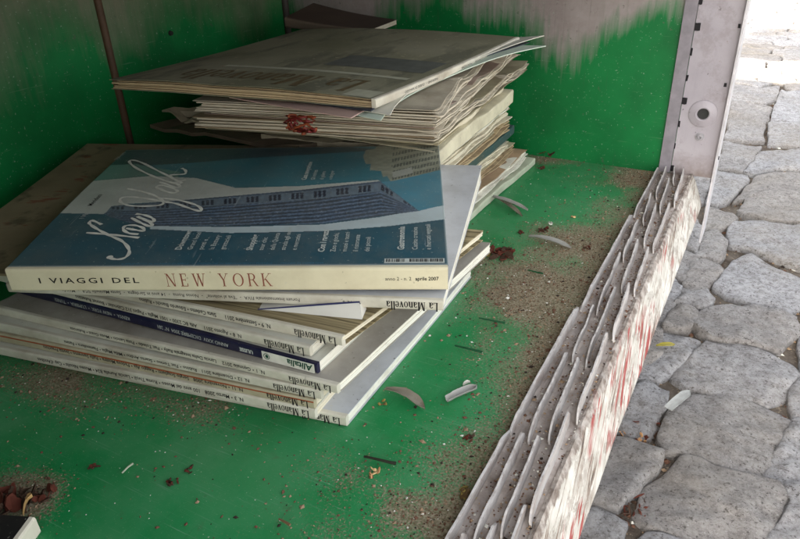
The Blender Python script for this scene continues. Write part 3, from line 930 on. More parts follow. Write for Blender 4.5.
# top magazine of the rear pile
ZT = kz + .0060
TT = .0086
aT = at_z((375, 103), ZT + TT * .4); fT = at_z((519, 37), ZT + TT); lT = at_z((108, 90), ZT + TT * .6)
hdT = math.degrees(math.atan2(fT[1] - aT[1], fT[0] - aT[0]))
LT = float(np.linalg.norm(fT - aT)); WT = float(np.linalg.norm(lT - aT)) + .012
dirT = math.degrees(math.atan2(lT[1] - aT[1], lT[0] - aT[0])) % 360
TOPC = NT('dusty_olive_cover')
_c = TOPC.mix(TOPC.ramp(TOPC.noise(10, 5), 0.35, 0.7), S(112, 110, 86), S(138, 134, 112))
_band = TOPC.noise(1, 4, .6, TOPC.mapping((9, 30, 5)))
_c = TOPC.mix(TOPC.ramp(_band, 0.52, 0.60, 0, .55), _c, S(78, 78, 66))
_c = TOPC.mix(TOPC.ramp(TOPC.noise(180, 3), 0.62, 0.7, 0, .5), _c, S(160, 150, 120))
TOPC.color(_c); TOPC.rough(.75, .2); TOPC.bump(TOPC.noise(60, 5), .3, .001)
BROWNP = flat('brown_print', S(98, 84, 58)); SLATE = flat('slate_print', S(92, 94, 86)); LIGHTP = flat('light_print', S(166, 164, 142))


def top_cover(mb, mp, L, W, t, base):
    # masthead letters along the near edge (local x = -L side), reading from the fold side outwards
    v, fc = serif_mesh('La Manovella', .02, 1.1)
    sx = (W - .075) / max(v[:, 0]); h = .036
    def f(x, y): q = mp(-L + .046 - y, .030 + x, t); return (q[0], q[1], q[2] + .0003)
    place(mb, (v, fc), lambda x, y: f(x * sx, y * h), 1)
    def quad(x0, x1, y0, y1, mi):
        n = 8; V = []; F = []
        for j in range(n + 1):
            for i in range(n + 1):
                q = mp(x0 + (x1 - x0) * i / n, y0 + (y1 - y0) * j / n, t); V.append((q[0], q[1], q[2] + .00025))
        for j in range(n):
            for i in range(n):
                a_ = j * (n + 1) + i; F.append((a_, a_ + 1, a_ + n + 2, a_ + n + 1))
        mb.add(V, F, mi)
    quad(-L + .085, -L + .125, .010, W * .42, 2)
    quad(-L + .06, -L + .066, .01, W * .75, 3)
    quad(-L + .001, -L + .020, .004, .026, 3)
    return [base, BROWNP, SLATE, LIGHTP]


TOP_LIFT = lambda x, y: .004 * math.sin((y / WT) * math.pi * .9) - .0035 * math.exp(-((y - WT * .55) / .03) ** 2) * math.exp((-(x + LT)) / .05) * .4 + .003 * math.sin(x * 9)
magazine('magazine', 'dusty olive magazine with white spine lying on top of the rear pile', REAR, (fT[0], fT[1], ZT), hdT + 180, LT, WT, TT, TOPC.m, WHITE_SPINE, PAGES_TAN,
         shear=-11.5, lift=TOP_LIFT, seed=60, layers=6, ragged=.006, cover_art=top_cover,
         spine_art=spine_text([(.006 + .001, 'N. 9', .004, 1, .01, False), (.05, 'SETTEMBRE 2009  -  ITINERARI  -  MONTAGNA', .0034, 1, .0, False), (.16, 'WEEKEND  -  GUIDE DI VIAGGIO', .0034, 1, .0, False)]))

# brown issue behind it, leaning up at the end wall
bq = at_y((310, 20), .775)
magazine('magazine', 'dark brown magazine with upturned corner behind the olive top one, against the end wall', REAR, (at_z((372, 27), ZT + .004)[0], at_z((372, 27), ZT + .004)[1], ZT - .004), 185, .115, .07, .006,
         dirty('dark_brown_cover', S(62, 50, 42), S(100, 84, 70), .4), dirty('brown_fold', S(96, 82, 70), S(60, 50, 40), .5), PAGES_GREY, seed=61, layers=3, lift=lambda x, y: .16 * y * (-x / .17) + .02 * (-x / .17) ** 2)


# loose sheets fanned out under the top magazine
def sheet(name, label, group, near, far, depth, mat, sag=.004, wave=.002, edge=None, seed=0, bow=.012):
    """a curved loose sheet: right edge from near to far, reaching in under the pile"""
    a = np.array(near); b = np.array(far); d = b - a; n = np.array([-d[1], d[0], 0]); n /= np.linalg.norm(n)
    if n[0] > 0: n = -n
    mb = MB(); r = random.Random(seed); ph = r.uniform(0, 6)

    def mp(u, v, w):
        p = a + d * u + n * (depth * v + bow * math.sin(math.pi * u ** .8) * (1 - v))
        bend = -sag * math.sin(math.pi * u) * (1 - v) + wave * math.sin(u * 9 + ph) * (1 - v)
        z = p[2] * (1 - v) + zin * v + bend * (1 - v)
        return (p[0] - a[0], p[1] - a[1], z - a[2] + w)
    zin = ZT - .003
    mb.slab(0, 1, 0, 1, 0, .0007, 18, 8, mp)
    root = mb.build(name, mat, None, smooth=False)
    root.location = [float(c) for c in a]
    return tag(root, label, 'paper sheet', group)


SH_GREEN = dirty('white_green_sheet', S(196, 208, 190), S(120, 130, 110), .3, 30)
SH_PINK = dirty('pinkish_sheet', S(190, 160, 148), S(120, 100, 90), .3, 30)
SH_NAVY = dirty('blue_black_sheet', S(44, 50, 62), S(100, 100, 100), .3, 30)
SH_WHITE = dirty('white_sheet', S(206, 202, 186), S(120, 112, 96), .35, 30)
sheet('loose_sheet', 'white green loose sheet curling furthest out right under the top magazine of the rear pile', 'loose sheets under the top magazine', at_z((381, 122), ZT - .006), at_z((546, 46), ZT + .004), .10, SH_GREEN, -.002, .001, seed=1, bow=.020)
sheet('loose_sheet', 'white loose sheet with pointed tip just above the white green one', 'loose sheets under the top magazine', at_z((390, 115), ZT - .003), at_z((544, 37), ZT + .0075), .09, SH_WHITE, -.002, .001, seed=2, bow=.020)
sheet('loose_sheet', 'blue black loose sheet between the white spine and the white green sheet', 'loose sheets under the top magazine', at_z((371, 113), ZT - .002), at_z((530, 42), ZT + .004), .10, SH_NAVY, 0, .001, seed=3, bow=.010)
sheet('loose_sheet', 'pinkish loose sheet right below the white spine of the top magazine', 'loose sheets under the top magazine', at_z((351, 120), ZT - .0045), at_z((520, 44), ZT + .001), .12, SH_PINK, 0, .001, seed=4, bow=.006)

# torn papers jutting out low at the front of the rear pile
def scrap(name, label, cat, quad_pts, mat, thick=.0012, crumple=.002, seed=0, group=None, n=10):
    P = [np.array(p) for p in quad_pts]; base = sum(P) / 4
    mb = MB(); off = Vector((seed * 3.1, seed * 1.7, 0))

    def mp(u, v, w):
        p = (P[0] * (1 - u) + P[1] * u) * (1 - v) + (P[3] * (1 - u) + P[2] * u) * v - base
        k = mnoise.noise(Vector((p[0] * 60, p[1] * 60, seed * 5.3))) * crumple
        e = mnoise.noise(Vector((p[0] * 200, p[1] * 200, seed * 2.3 + 9))) * .0012
        return (p[0] + e, p[1] + e, p[2] + k + w)
    mb.slab(0, 1, 0, 1, 0, thick, n, n, mp)
    o_ = mb.build(name, mat); o_.location = [float(c) for c in base]
    return tag(o_, label, cat, group)


SCR = dirty('old_newsprint', S(150, 140, 118), S(70, 58, 44), .6, 40)
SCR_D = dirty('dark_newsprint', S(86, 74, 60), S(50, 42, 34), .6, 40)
PF = 'creased papers at the foot of the rear pile'
zf = .094
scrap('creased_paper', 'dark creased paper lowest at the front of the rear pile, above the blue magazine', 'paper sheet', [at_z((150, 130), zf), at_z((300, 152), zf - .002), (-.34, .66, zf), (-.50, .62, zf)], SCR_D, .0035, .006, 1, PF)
scrap('creased_paper', 'torn pale paper jutting left out of the rear pile near the seam', 'paper sheet', [at_z((163, 117), zf + .006), at_z((215, 126), zf + .004), (-.38, .62, zf + .004), (-.48, .60, zf + .006)], SCR, .002, .009, 2, PF)
scrap('creased_paper', 'tan folded paper at the front of the rear pile, below the red wrapper', 'paper sheet', [at_z((262, 140), zf), at_z((376, 151), zf - .004), (-.28, .66, zf - .003), (-.38, .64, zf)], SCR, .0045, .005, 3, PF)
scrap('creased_paper', 'thin grey paper strip low in the rear pile, above the pale building', 'paper sheet', [at_z((355, 139), zf + .006), at_z((432, 136), zf + .004), (-.27, .62, zf + .004), (-.33, .62, zf + .006)], SCR, .0015, .004, 4, PF)

# crumpled red and orange wrapper
wp = at_z((306, 122), KZ + .036)
mb = MB()
for k in range(6):
    pts = []; r = random.Random(k + 3); ph = r.uniform(0, 6)
    for i in range(14):
        t = i / 13 * (2 + k % 3)
        pts.append((.0085 * math.sin(t * 2.1 + ph) + .004 * math.sin(5 * t + k), -.004 - .006 * r.random() + .003 * math.sin(3 * t), .0055 * math.cos(t * 1.7 + ph * 1.3)))
    mb.tube(pts, [.0006 + .0005 * r.random() for _ in pts], 6, k % 2)
w_ = mb.build('plastic_wrapper', [flat('red_plastic', S(104, 32, 28), .5, .3), flat('orange_plastic', S(128, 62, 34), .5, .3)], smooth=True)
w_.location = [float(c) for c in wp]
tag(w_, 'crumpled red and orange plastic strands sticking out of the rear pile front', 'wrapper')

# dark book in the near left corner of the floor
zc = .0125
cr = at_z((34, 517), zc); cl = at_z((-40, 514), zc); cd = at_z((18, 539), zc)
hd = math.degrees(math.atan2(cr[1] - cd[1], cr[0] - cd[0]))
magazine('book', 'black covered book with white page edges at the near left corner of the floor', None, (cr[0], cr[1], .0006), hd + 180, .24, .17, zc - .0006, dirty('black_book_cover', S(30, 28, 28), S(80, 70, 60), .3, 20, .5, .3, .5),
         dirty('white_book_edge', S(214, 206, 186), S(140, 120, 90), .4), PAGES_WHITE, seed=70, layers=8, cat='book')

# ------------------------------------------------------------------ cabinet
XB, YE, YN, XI, XO = -.622, .8013, -.21, -.0985, -.060
ZG = -.129
cab = tag(empty('cabinet', (XB / 2, .2, ZG)), 'open green painted metal cabinet holding the piles of old magazines', 'cabinet')
BASE = np.array([XB / 2, .2, ZG])


def cabpart(name, mb, mats, parent=None, **kw):
    mb.v = [(x - BASE[0], y - BASE[1], z - BASE[2]) for x, y, z in mb.v] if parent is None else mb.v
    return mb.build(name, mats, parent or cab, **kw)


# shaders of cabinet parts work in object space whose origin is the cabinet's base; shift levels by -ZG
mb = MB(); NXF, NYF = 150, 320
fx = np.linspace(XB, XI, NXF); fy = np.linspace(YN, YE, NYF)
FX, FY = np.meshgrid(fx, fy)
FP = np.stack([FX.ravel(), FY.ravel(), np.zeros(FX.size)], 1)
FPX2 = proj_many(FP)
def fbm(x, y, s, seed): return .5 * vnoise(x * s, y * s, seed) + .3 * vnoise(x * s * 2.1, y * s * 2.1, seed + 1) + .2 * vnoise(x * s * 4.3, y * s * 4.3, seed + 2)
dx_sill = XI - FP[:, 0]
n1 = fbm(FP[:, 0] + 5, FP[:, 1] + 5, 22, 31)
D = np.exp(-dx_sill / (.020 + .045 * np.clip(n1 * 1.6 - .2, 0, 1))) * 1.05
def blob(p, rx, ry, amp):
    c = at_z(p, 0); return amp * np.exp(-(((FP[:, 0] - c[0]) / rx) ** 2 + ((FP[:, 1] - c[1]) / ry) ** 2))
D += blob((520, 290), .040, .060, .75) + blob((560, 245), .040, .07, .55) + blob((470, 262), .025, .03, .7) + blob((520, 360), .03, .03, .35)
D += blob((90, 392), .05, .03, .7) + blob((190, 405), .05, .022, .75) + blob((20, 375), .05, .03, .7) + blob((10, 490), .03, .025, .8) + blob((40, 500), .018, .02, .6)
D += blob((545, 160), .03, .02, .7) + blob((640, 180), .03, .025, .6) + blob((400, 505), .05, .012, .5) + blob((450, 515), .03, .02, .7)
D += np.exp(-(YE - FP[:, 1]) / .012) * .5 + np.exp(-(FP[:, 0] - XB) / .02) * .4
D = D * (.55 + .9 * n1) - .05
mb.slab(XB, XI, YN, YE, -.004, 0.0, NXF - 1, NYF - 1)
fl = cabpart('floor_panel', mb, green_paint_floor())
at = fl.data.attributes.new('dirt', 'FLOAT', 'POINT')
at.data.foreach_set('value', np.concatenate([D, D]).astype(np.float32))

lv = -ZG
LEFTW = wall_paint('green_over_grey_side', 0, .200 + lv, .055, S(98, 92, 76), S(140, 130, 112))
ENDW = wall_paint('green_over_grey_end', 0, .160 + lv, .022, S(124, 112, 108), S(158, 148, 144))
ROOFZ = .380
mb = MB(); mb.box((XB - .012, YN, 0), (XB, YE, ROOFZ)); cabpart('back_wall', mb, LEFTW)
mb = MB(); mb.box((XB - .012, YE, -.004), (-.0825, YE + .010, ROOFZ)); cabpart('end_wall', mb, ENDW)
mb = MB(); mb.box((XB - .012, YN - .010, -.004), (XO, YN, ROOFZ)); cabpart('side_wall', mb, LEFTW)
mb = MB(); mb.box((XB - .02, YN - .02, ROOFZ + .0005), (-.03, YE + .012, ROOFZ + .012)); cabpart('roof', mb, flat('dark_roof_paint', S(58, 56, 52)))
mb = MB(); mb.box((XB - .02, YE + .002, .523), (.0, YE + .012, .778))
cabpart('added_shade_board', mb, flat('grey_board_paint', S(150, 146, 144)))  # unseen board added above the roof to cast a shadow band on the paving
for x in (XB + .02, -.10):
    mb = MB(); mb.box((x - .012, YE - .012, ROOFZ + .013), (x + .012, YE + .001, .778))
    cabpart('shade_board_bracket', mb, flat('shade_bracket_paint', S(120, 114, 110)))  # added supports that carry the unseen shade board
mb = MB(); mb.box((XB, YN + .01, ZG - .02), (-.068, YE - .005, -.0045)); cabpart('plinth', mb, flat('plinth_paint', S(96, 92, 86)))
# seam strip on the back wall and corner strip
sy = float(at_x((113, 70), XB)[1])
RUST = dirty('rusty_strip', S(88, 66, 48), S(54, 40, 30), .6, 50, .6)
mb = MB(); mb.tube([(XB + .0005, sy, .001), (XB + .0005, sy, .2), (XB + .0005, sy, ROOFZ - .001)], [.0042] * 3, 10); cabpart('seam_strip', mb, RUST, smooth=True, auto=50)
mb = MB(); mb.tube([(XB + .001, YE - .001, .001), (XB + .001, YE - .001, ROOFZ - .001)], [.006] * 2, 8); cabpart('corner_strip', mb, dirty('dark_strip', S(60, 52, 46), S(40, 34, 30), .5), smooth=True, auto=50)
p2 = at_x((170, 33), XB)
mb = MB(); mb.tube([(XB + .0002, p2[1], p2[2]), (XB + .003, p2[1], p2[2])], [.003, .0024], 10); cabpart('rivet', mb, flat('dark_rivet', S(40, 40, 36)), smooth=True, auto=50)

# post
POST = post_paint()
mb = MB(); mb.box((-.0842, YE - .002, .002), (-.0395, YE + .030, ROOFZ)); post = cabpart('door_post', mb, POST)
PB = np.array([0, 0, 0])
def postpart(name, mb, mats, **kw):
    mb.v = [(x - BASE[0], y - BASE[1], z - BASE[2]) for x, y, z in mb.v]; return mb.build(name, mats, post, **kw)
mb = MB(); mb.slab(-.0393, -.0372, YE - .012, YE + .031, -.075, ROOFZ, 1, 1, lambda x, y, z: (x + .0006 * math.sin(z * 60), y, z))
postpart('post_flange', mb, flat('pale_flange_paint', S(184, 180, 180)))
mb = MB(); mb.box((-.0975, YE - .004, .003), (-.0848, YE - .0005, ROOFZ)); postpart('seal_strip', mb, flat('grey_seal', S(132, 126, 130)))
SEAL = flat('black_seal', S(30, 28, 30))
for (px_, py_, w, h) in ((697.5, 27, 4.5, 6), (690.5, 52, 3, 6), (686.5, 78, 2.5, 5), (684, 101, 4.5, 5.5), (678.5, 124, 2.5, 5), (674, 146, 2.5, 5), (671, 168, 5, 5), (700, 1, 4, 5)):
    c = at_y((px_, py_), YE - .0035); s = .00128
    mb = MB(); x0, z0 = c[0] - w * s / 2, c[2] - h * s / 2
    mb.slab(x0, x0 + w * s, YE - .0036, YE - .0026, z0, z0 + h * s, 3, 1, lambda x, y, z: (x + .0006 * mnoise.noise(Vector((x * 900, z * 900, 1))), y, z + .0008 * mnoise.noise(Vector((x * 900, z * 900, 5)))))
    postpart('seal_remnant', mb, SEAL)
for (px_, py_) in ((739.5, 26), (725.5, 85), (718, 158)):
    c = at_y((px_, py_), YE - .003); mb = MB(); mb.slab(c[0] - .0015, c[0] + .0012, YE - .0032, YE - .0022, c[2] - .002, c[2] + .002, 2, 1, lambda x, y, z: (x + .0005 * mnoise.noise(Vector((x * 900, z * 900, 2))), y, z)); postpart('seal_remnant', mb, SEAL)


def lathe(mb, c, prof, seg=36, mi=0):
    o = len(mb.v)
    for (r, d) in prof:
        for s in range(seg):
            a = 2 * math.pi * s / seg
            mb.v.append((c[0] + r * math.cos(a), c[1] - d, c[2] + r * math.sin(a)))
    for k in range(len(prof) - 1):
        for s in range(seg):
            s2 = (s + 1) % seg
            mb.f.append((o + k * seg + s, o + k * seg + s2, o + (k + 1) * seg + s2, o + (k + 1) * seg + s)); mb.mi.append(mi)


c = at_y((703, 114), YE - .003)
mb = MB(); lathe(mb, (c[0], YE - .002, c[2]), [(.0150, 0), (.0148, .0012), (.0138, .0018), (.0086, .0020), (.0076, .0026), (.0064, .0022), (.0060, -.004)])
postpart('lock_plate', mb, POST, smooth=True, auto=35)
mb = MB(); lathe(mb, (c[0], YE - .002, c[2]), [(.0059, .0006), (.0030, .0002), (.0001, .0002)], 24); postpart('lock_hole', mb, flat('dark_lock', S(46, 46, 44)), smooth=True)
c = at_y((699.5, 137), YE - .003)
mb = MB(); lathe(mb, (c[0], YE - .002, c[2]), [(.0050, 0), (.0048, .001), (.0034, .0012), (.0030, .0022), (.0016, .0026), (.0012, .0014), (.0001, .0014)], 24); postpart('screw', mb, flat('grey_screw', S(150, 146, 148), .4, .5), smooth=True, auto=35)

# threshold with its broken sliding tracks
TRK = weathered_metal(); PEEL = peeled_paint()
mb = MB()
mb.slab(XI + .0004, XO, YN, YE - .004, -.012, .0030, 16, 420, lambda x, y, z: (x, y, z + ((.0018 * mnoise.noise(Vector((x * 260, y * 40, 3))) + .0009 * mnoise.noise(Vector((x * 700, y * 160, 6)))) if z > 0 else 0)))
thr = cabpart('threshold', mb, dirty('gritty_track_bed', S(166, 156, 148), S(96, 80, 68), .9, 45, .9, .1, .6, .9, 300), smooth=True, auto=40)
def thrpart(name, mb, mats, **kw):
    mb.v = [(x - BASE[0], y - BASE[1], z - BASE[2]) for x, y, z in mb.v]; return mb.build(name, mats, thr, **kw)
# outer face, peeling
prof = [(-.0622, .0042), (-.0600, .0050), (-.0580, .0030), (-.0555, -.003), (-.0530, -.009), (-.0505, -.015), (-.0480, -.021), (-.0455, -.027), (-.0440, -.031), (-.0600, -.034), (-.0622, -.0130)]
NL = 340; mb = MB(); m = len(prof)
for i in range(NL + 1):
    y = YN + (YE - .004 - YN) * i / NL
    for k, (x, z) in enumerate(prof):
        amp = .0007 if 1 <= k <= 8 else 0
        a = mnoise.noise(Vector((k * .9 + y * 6, y * 14, 2))) * amp + (mnoise.noise(Vector((k * 2.3 + y * 20, y * 50, 8))) * amp * .6)
        edge = (max(0, mnoise.noise(Vector((y * 16, 4, 4)))) * .0022 + max(0, mnoise.noise(Vector((y * 90, 4, 9))) - .15) * .003) if k in (1, 2) else 0
        mb.v.append((x + a, y, z + a * .7 - edge))
for i in range(NL):
    for k in range(m):
        k2 = (k + 1) % m; mb.f.append((i * m + k, i * m + k2, (i + 1) * m + k2, (i + 1) * m + k)); mb.mi.append(0)
mb.f.append(tuple(range(m))); mb.mi.append(0); mb.f.append(tuple(NL * m + k for k in reversed(range(m)))); mb.mi.append(0)
sf = thrpart('sill_face', mb, PEEL, smooth=True, auto=50)
acr = np.cumsum([0] + [math.hypot(prof[k + 1][0] - prof[k][0], prof[k + 1][1] - prof[k][1]) for k in range(m - 1)])
at = sf.data.attributes.new('across', 'FLOAT', 'POINT'); at.data.foreach_set('value', np.tile(acr, NL + 1).astype(np.float32))
at = sf.data.attributes.new('along', 'FLOAT', 'POINT'); at.data.foreach_set('value', np.repeat(np.linspace(YN, YE - .004, NL + 1), m).astype(np.float32))
# fins: pieces of bent blade
EDGE = dirty('chipped_white_edge', S(198, 192, 186), S(112, 98, 88), .8, 120, .7, .2, .2, .5, 160)
FINX = [-.0968, -.0868, -.0768, -.0668]
for j, x0 in enumerate(FINX):
    mb = MB(); r = random.Random(100 + j)
    y = YN + .02 + .023 * j
    while y < YE - .02:
        ln = r.uniform(.07, .12) if j else r.uniform(.12, .2)
        y1 = min(y + ln, YE - .006)
        hmax = r.uniform(.0085, .0125) if j else r.uniform(.0095, .011)
        bend = r.uniform(.0012, .0028) if j else .0008
        n = 44; lean = r.uniform(-.0005, .0014); saw = r.uniform(.0026, .0050) if j else .0012
        V = []
        for i in range(n + 1):
            t = i / n; yy = y + (y1 - y) * t
            up = min(1, t / .16) ** .7
            h = hmax * (up * .5 + .42 + .14 * t) * (1 - .22 * max(0, mnoise.noise(Vector((yy * 60, j * 3.3, 2))))) * (1 - .5 * max(0, (t - .93) / .07)) + .0011 * mnoise.noise(Vector((yy * 260, j, 0)))
            xo = x0 + saw * (.5 - t) + .0022 * math.exp(-t * 14) * (1 if j else .3) + bend * .35 * math.sin(t * math.pi) + .0006 * mnoise.noise(Vector((yy * 50, j, 7)))
            th = .0008 if j else .0010
            V += [(xo - th, yy, .0005), (xo + th, yy, .0005), (xo + th * .75 - lean, yy, h + .001), (xo - th * .75 - lean, yy, h + .001)]
        F = []
        for i in range(n):
            b = 4 * i
            for k in range(4):
                k2 = (k + 1) % 4; mb.add([V[b + k], V[b + k2], V[b + 4 + k2], V[b + 4 + k]], [(0, 1, 2, 3)], 1 if k == 2 else 0)
        mb.add(V[:4], [(3, 2, 1, 0)], 1); mb.add(V[-4:], [(0, 1, 2, 3)], 1)
        y = y1 - (r.uniform(-.002, .014) if j else .001)
    thrpart('track_fin', mb, [TRK, EDGE])

# ------------------------------------------------------------------ ground and paving
GR = MB()
GR.add([(-40, -40, ZG - .010), (40, -40, ZG - .010), (40, 60, ZG - .010), (-40, 60, ZG - .010)], [(0, 1, 2, 3)])
tag(GR.build('ground', dirt_mat()), kind='structure')
TRACED = [
    [(656, 437), (660, 428), (675, 408), (692, 391), (725, 392), (760, 401), (792, 415), (780, 440), (758, 473), (731, 464), (699, 454), (668, 449)],
    [(632, 511), (648, 486), (685, 456), (699, 456), (720, 466), (757, 477), (780, 484), (787, 496), (771, 524), (760, 545), (731, 542), (694, 533), (665, 525), (645, 521)],
    [(575, 500), (592, 460), (616, 437), (648, 443), (663, 452), (655, 469), (638, 489), (619, 505), (602, 501)],
    [(560, 530), (575, 506), (600, 506), (613, 508), (629, 518), (620, 545), (600, 570), (550, 570)],
    [(632, 543), (650, 527), (673, 528), (694, 537), (700, 570), (630, 580)],
    [(612, 425), (632, 385), (647, 378), (671, 388), (666, 405), (656, 424), (651, 432), (628, 433)],
    [(636, 374), (640, 355), (660, 328), (697, 336), (701, 341), (685, 357), (672, 371), (660, 376)],
    [(673, 375), (683, 360), (708, 341), (740, 343), (775, 351), (795, 361), (798, 372), (785, 393), (772, 401), (740, 394), (712, 389), (687, 384)],
    [(693, 320), (707, 309), (730, 304), (755, 307), (795, 318), (800, 329), (778, 347), (740, 340), (709, 336), (699, 330)],
    [(664, 325), (672, 309), (690, 305), (698, 312), (690, 326), (678, 328)],
    [(676, 300), (684, 284), (692, 291), (707, 288), (712, 296), (704, 308), (693, 303)],
    [(684, 281), (692, 258), (702, 256), (719, 261), (722, 267), (713, 281), (707, 286), (692, 289)],
    [(714, 285), (728, 267), (737, 256), (751, 252), (774, 261), (803, 274), (808, 295), (791, 310), (765, 302), (747, 298), (729, 293)],
    [(698, 253), (704, 231), (716, 229), (727, 239), (726, 251), (720, 258), (704, 255)],
    [(728, 229), (734, 222), (751, 219), (808, 227), (808, 268), (774, 256), (749, 246), (732, 243)],
    [(702, 226), (706, 206), (728, 210), (737, 216), (729, 223), (718, 228)],
    [(739, 209), (747, 198), (776, 210), (808, 211), (808, 221), (774, 219), (745, 214)],
    [(706, 200), (716, 169), (747, 174), (750, 179), (730, 199), (716, 204)],
    [(733, 201), (755, 177), (778, 169), (805, 172), (805, 208), (776, 209), (748, 197)],
    [(717, 165), (724, 140), (762, 144), (753, 158), (742, 170)],
    [(744, 170), (761, 150), (805, 147), (805, 169), (778, 166), (757, 172)],
    [(726, 137), (729, 120), (765, 120), (765, 140)],
    [(769, 143), (769, 123), (805, 123), (805, 144)],
    [(729, 118), (732, 100), (766, 104), (773, 108), (768, 119)],
    [(771, 120), (775, 106), (781, 90), (805, 91), (805, 121)],
    [(732, 98), (734, 85), (780, 85), (777, 98), (766, 102)],
    [(636, 326), (663, 327), (659, 352), (640, 371), (622, 372)], [(650, 299), (675, 301), (671, 309), (663, 324), (642, 325)],
    [(666, 268), (683, 283), (675, 299), (650, 297)], [(676, 240), (699, 255), (685, 279), (666, 266)], [(688, 204), (702, 227), (697, 252), (676, 238)],
    [(692, 168), (714, 168), (705, 200), (690, 203)], [(596, 400), (622, 386), (611, 424), (585, 440)],
    [(783, 441), (794, 416), (830, 420), (830, 480), (787, 482), (761, 474)], [(789, 497), (783, 484), (830, 484), (830, 560), (763, 548), (773, 525)],
    [(802, 330), (809, 300), (840, 310), (840, 372), (801, 371)], [(800, 374), (840, 375), (840, 417), (795, 413), (788, 395)]]
TPOLY = [[at_z(p, ZG)[:2] for p in poly] for poly in TRACED]
SP = [np.mean(p, 0) for p in TPOLY]
traced = len(SP)
# points that only bound the neighbours of the traced stones
GHOST = [np.array(a) * .78 + np.mean(p, 0) * .22 for p in TPOLY for a in p]
r = random.Random(11)
gy = -.45; row = 0
while gy < 4.6:
    gx = -.085 + (.05 if row % 2 else 0)
    while gx < 1.0:
        q = np.array([gx + r.uniform(-.018, .018), gy + r.uniform(-.015, .015)])
        if min(np.hypot(*(q - s)) for s in GHOST) > .042 and not (.34 < q[1] < 1.86 and q[0] < .085): SP.append(q)
        gx += .098
    gy += .086; row += 1
gy = .92   # beside and behind the cabinet's far end
while gy < 4.6:
    gx = -.185
    while gx > -1.1:
        SP.append(np.array([gx + r.uniform(-.018, .018), gy + r.uniform(-.015, .015)])); gx -= .098
    gy += .086
NREAL = len(SP)
SP = np.array(SP + GHOST)
stones = MB(); TONES = []


def voronoi(i):
    c = SP[i]; poly = [c + np.array(d) * .11 for d in ((-1, -1), (1, -1), (1, 1), (-1, 1))]
    d2 = ((SP - c) ** 2).sum(1); near = np.argsort(d2)[1:18]
    for j in near:
        mid = (c + SP[j]) / 2; nrm = SP[j] - c; out = []
        for a, b in zip(poly, poly[1:] + poly[:1]):
            da, db = (a - mid) @ nrm, (b - mid) @ nrm
            if da <= 0: out.append(a)
            if (da < 0) != (db < 0): out.append(a + (b - a) * (da / (da - db)))
        poly = out
        if len(poly) < 3: return None
    return poly


def add_stone(i, fine):
    poly = TPOLY[i] if i < traced else voronoi(i)
    if poly is None: return
    P = np.array(poly)
    if i < traced:
        m0 = P.mean(0); P = np.array([m0 + (q - m0) * (1 + .0042 / np.hypot(*(q - m0))) for q in P])
    ar = sum(P[k - 1][0] * P[k][1] - P[k][0] * P[k - 1][1] for k in range(len(P)))
    if ar < 0: P = P[::-1].copy()
    c = P.mean(0)
    NP_ = 56 if fine else 20
    # resample the outline, rounded
    seg = np.roll(P, -1, 0) - P; ln = np.hypot(seg[:, 0], seg[:, 1]); cum = np.concatenate([[0], np.cumsum(ln)]); per = cum[-1]
    pts = []
    for k in range(NP_):
        s = per * k / NP_; e = min(np.searchsorted(cum, s, 'right') - 1, len(P) - 1); pts.append(P[e] + seg[e] * ((s - cum[e]) / max(ln[e], 1e-9)))
    pts = np.array(pts)
    for _ in range(0 if i < traced else 1): pts = (np.roll(pts, 1, 0) + 2 * pts + np.roll(pts, -1, 0)) / 4
    dd = pts - c; R = np.hypot(dd[:, 0], dd[:, 1])
    inset = .0012 if i < traced else .0026
    hz = r.uniform(-.003, .003); tx, ty = r.uniform(-.03, .03), r.uniform(-.03, .03); dome = r.uniform(.0016, .0036)
    rings = [1.0, .985, .95, .90, .82, .70, .56, .40, .22] if fine else [1.0, .95, .8, .4]
    V = []
    lim = 1 - inset / R
    prev = [(c[0] + d[0] * l, c[1] + d[1] * l, ZG - .022) for d, l in zip(dd, lim)]
    V += prev
    for rr in rings:
        for k in range(NP_):
            q = c + dd[k] * (lim[k] * rr)
            qn = mnoise.noise(Vector((q[0] * 26 + i, q[1] * 26, 1))) * .0040 + mnoise.noise(Vector((q[0] * 80, q[1] * 80, i * .3))) * .0030
            e = .0
            if rr > .8:
                jit = mnoise.noise(Vector((q[0] * 40, q[1] * 40, i + 3.3))) * .0055
                q = q + dd[k] / R[k] * jit
            z = ZG + hz + (q[0] - c[0]) * tx + (q[1] - c[1]) * ty - dome * rr ** 6 - (.004 if rr == 1.0 else 0) + qn
            V.append((q[0], q[1], z))
    V.append((c[0], c[1], ZG + hz + mnoise.noise(Vector((c[0] * 26 + i, c[1] * 26, 1))) * .0042))
    F = []
    nr = len(rings) + 1
    for a in range(nr - 1):
        for k in range(NP_):
            k2 = (k + 1) % NP_; F.append((a * NP_ + k, a * NP_ + k2, (a + 1) * NP_ + k2, (a + 1) * NP_ + k))
    l0 = (nr - 1) * NP_
    for k in range(NP_): F.append((l0 + k, l0 + (k + 1) % NP_, len(V) - 1))
    stones.add(V, F); TONES.extend([r.random()] * len(V))


for i in range(NREAL):
    add_stone(i, SP[i][0] < .22 and SP[i][0] > -.2 and SP[i][1] > .2)
pv = tag(stones.build('cobblestone_paving', stone_mat(), smooth=True), kind='structure')
at = pv.data.attributes.new('tone', 'FLOAT', 'POINT'); at.data.foreach_set('value', np.array(TONES, np.float32))

# ------------------------------------------------------------------ litter: grains as one mass, pieces one could pick up as things
grit = MB()


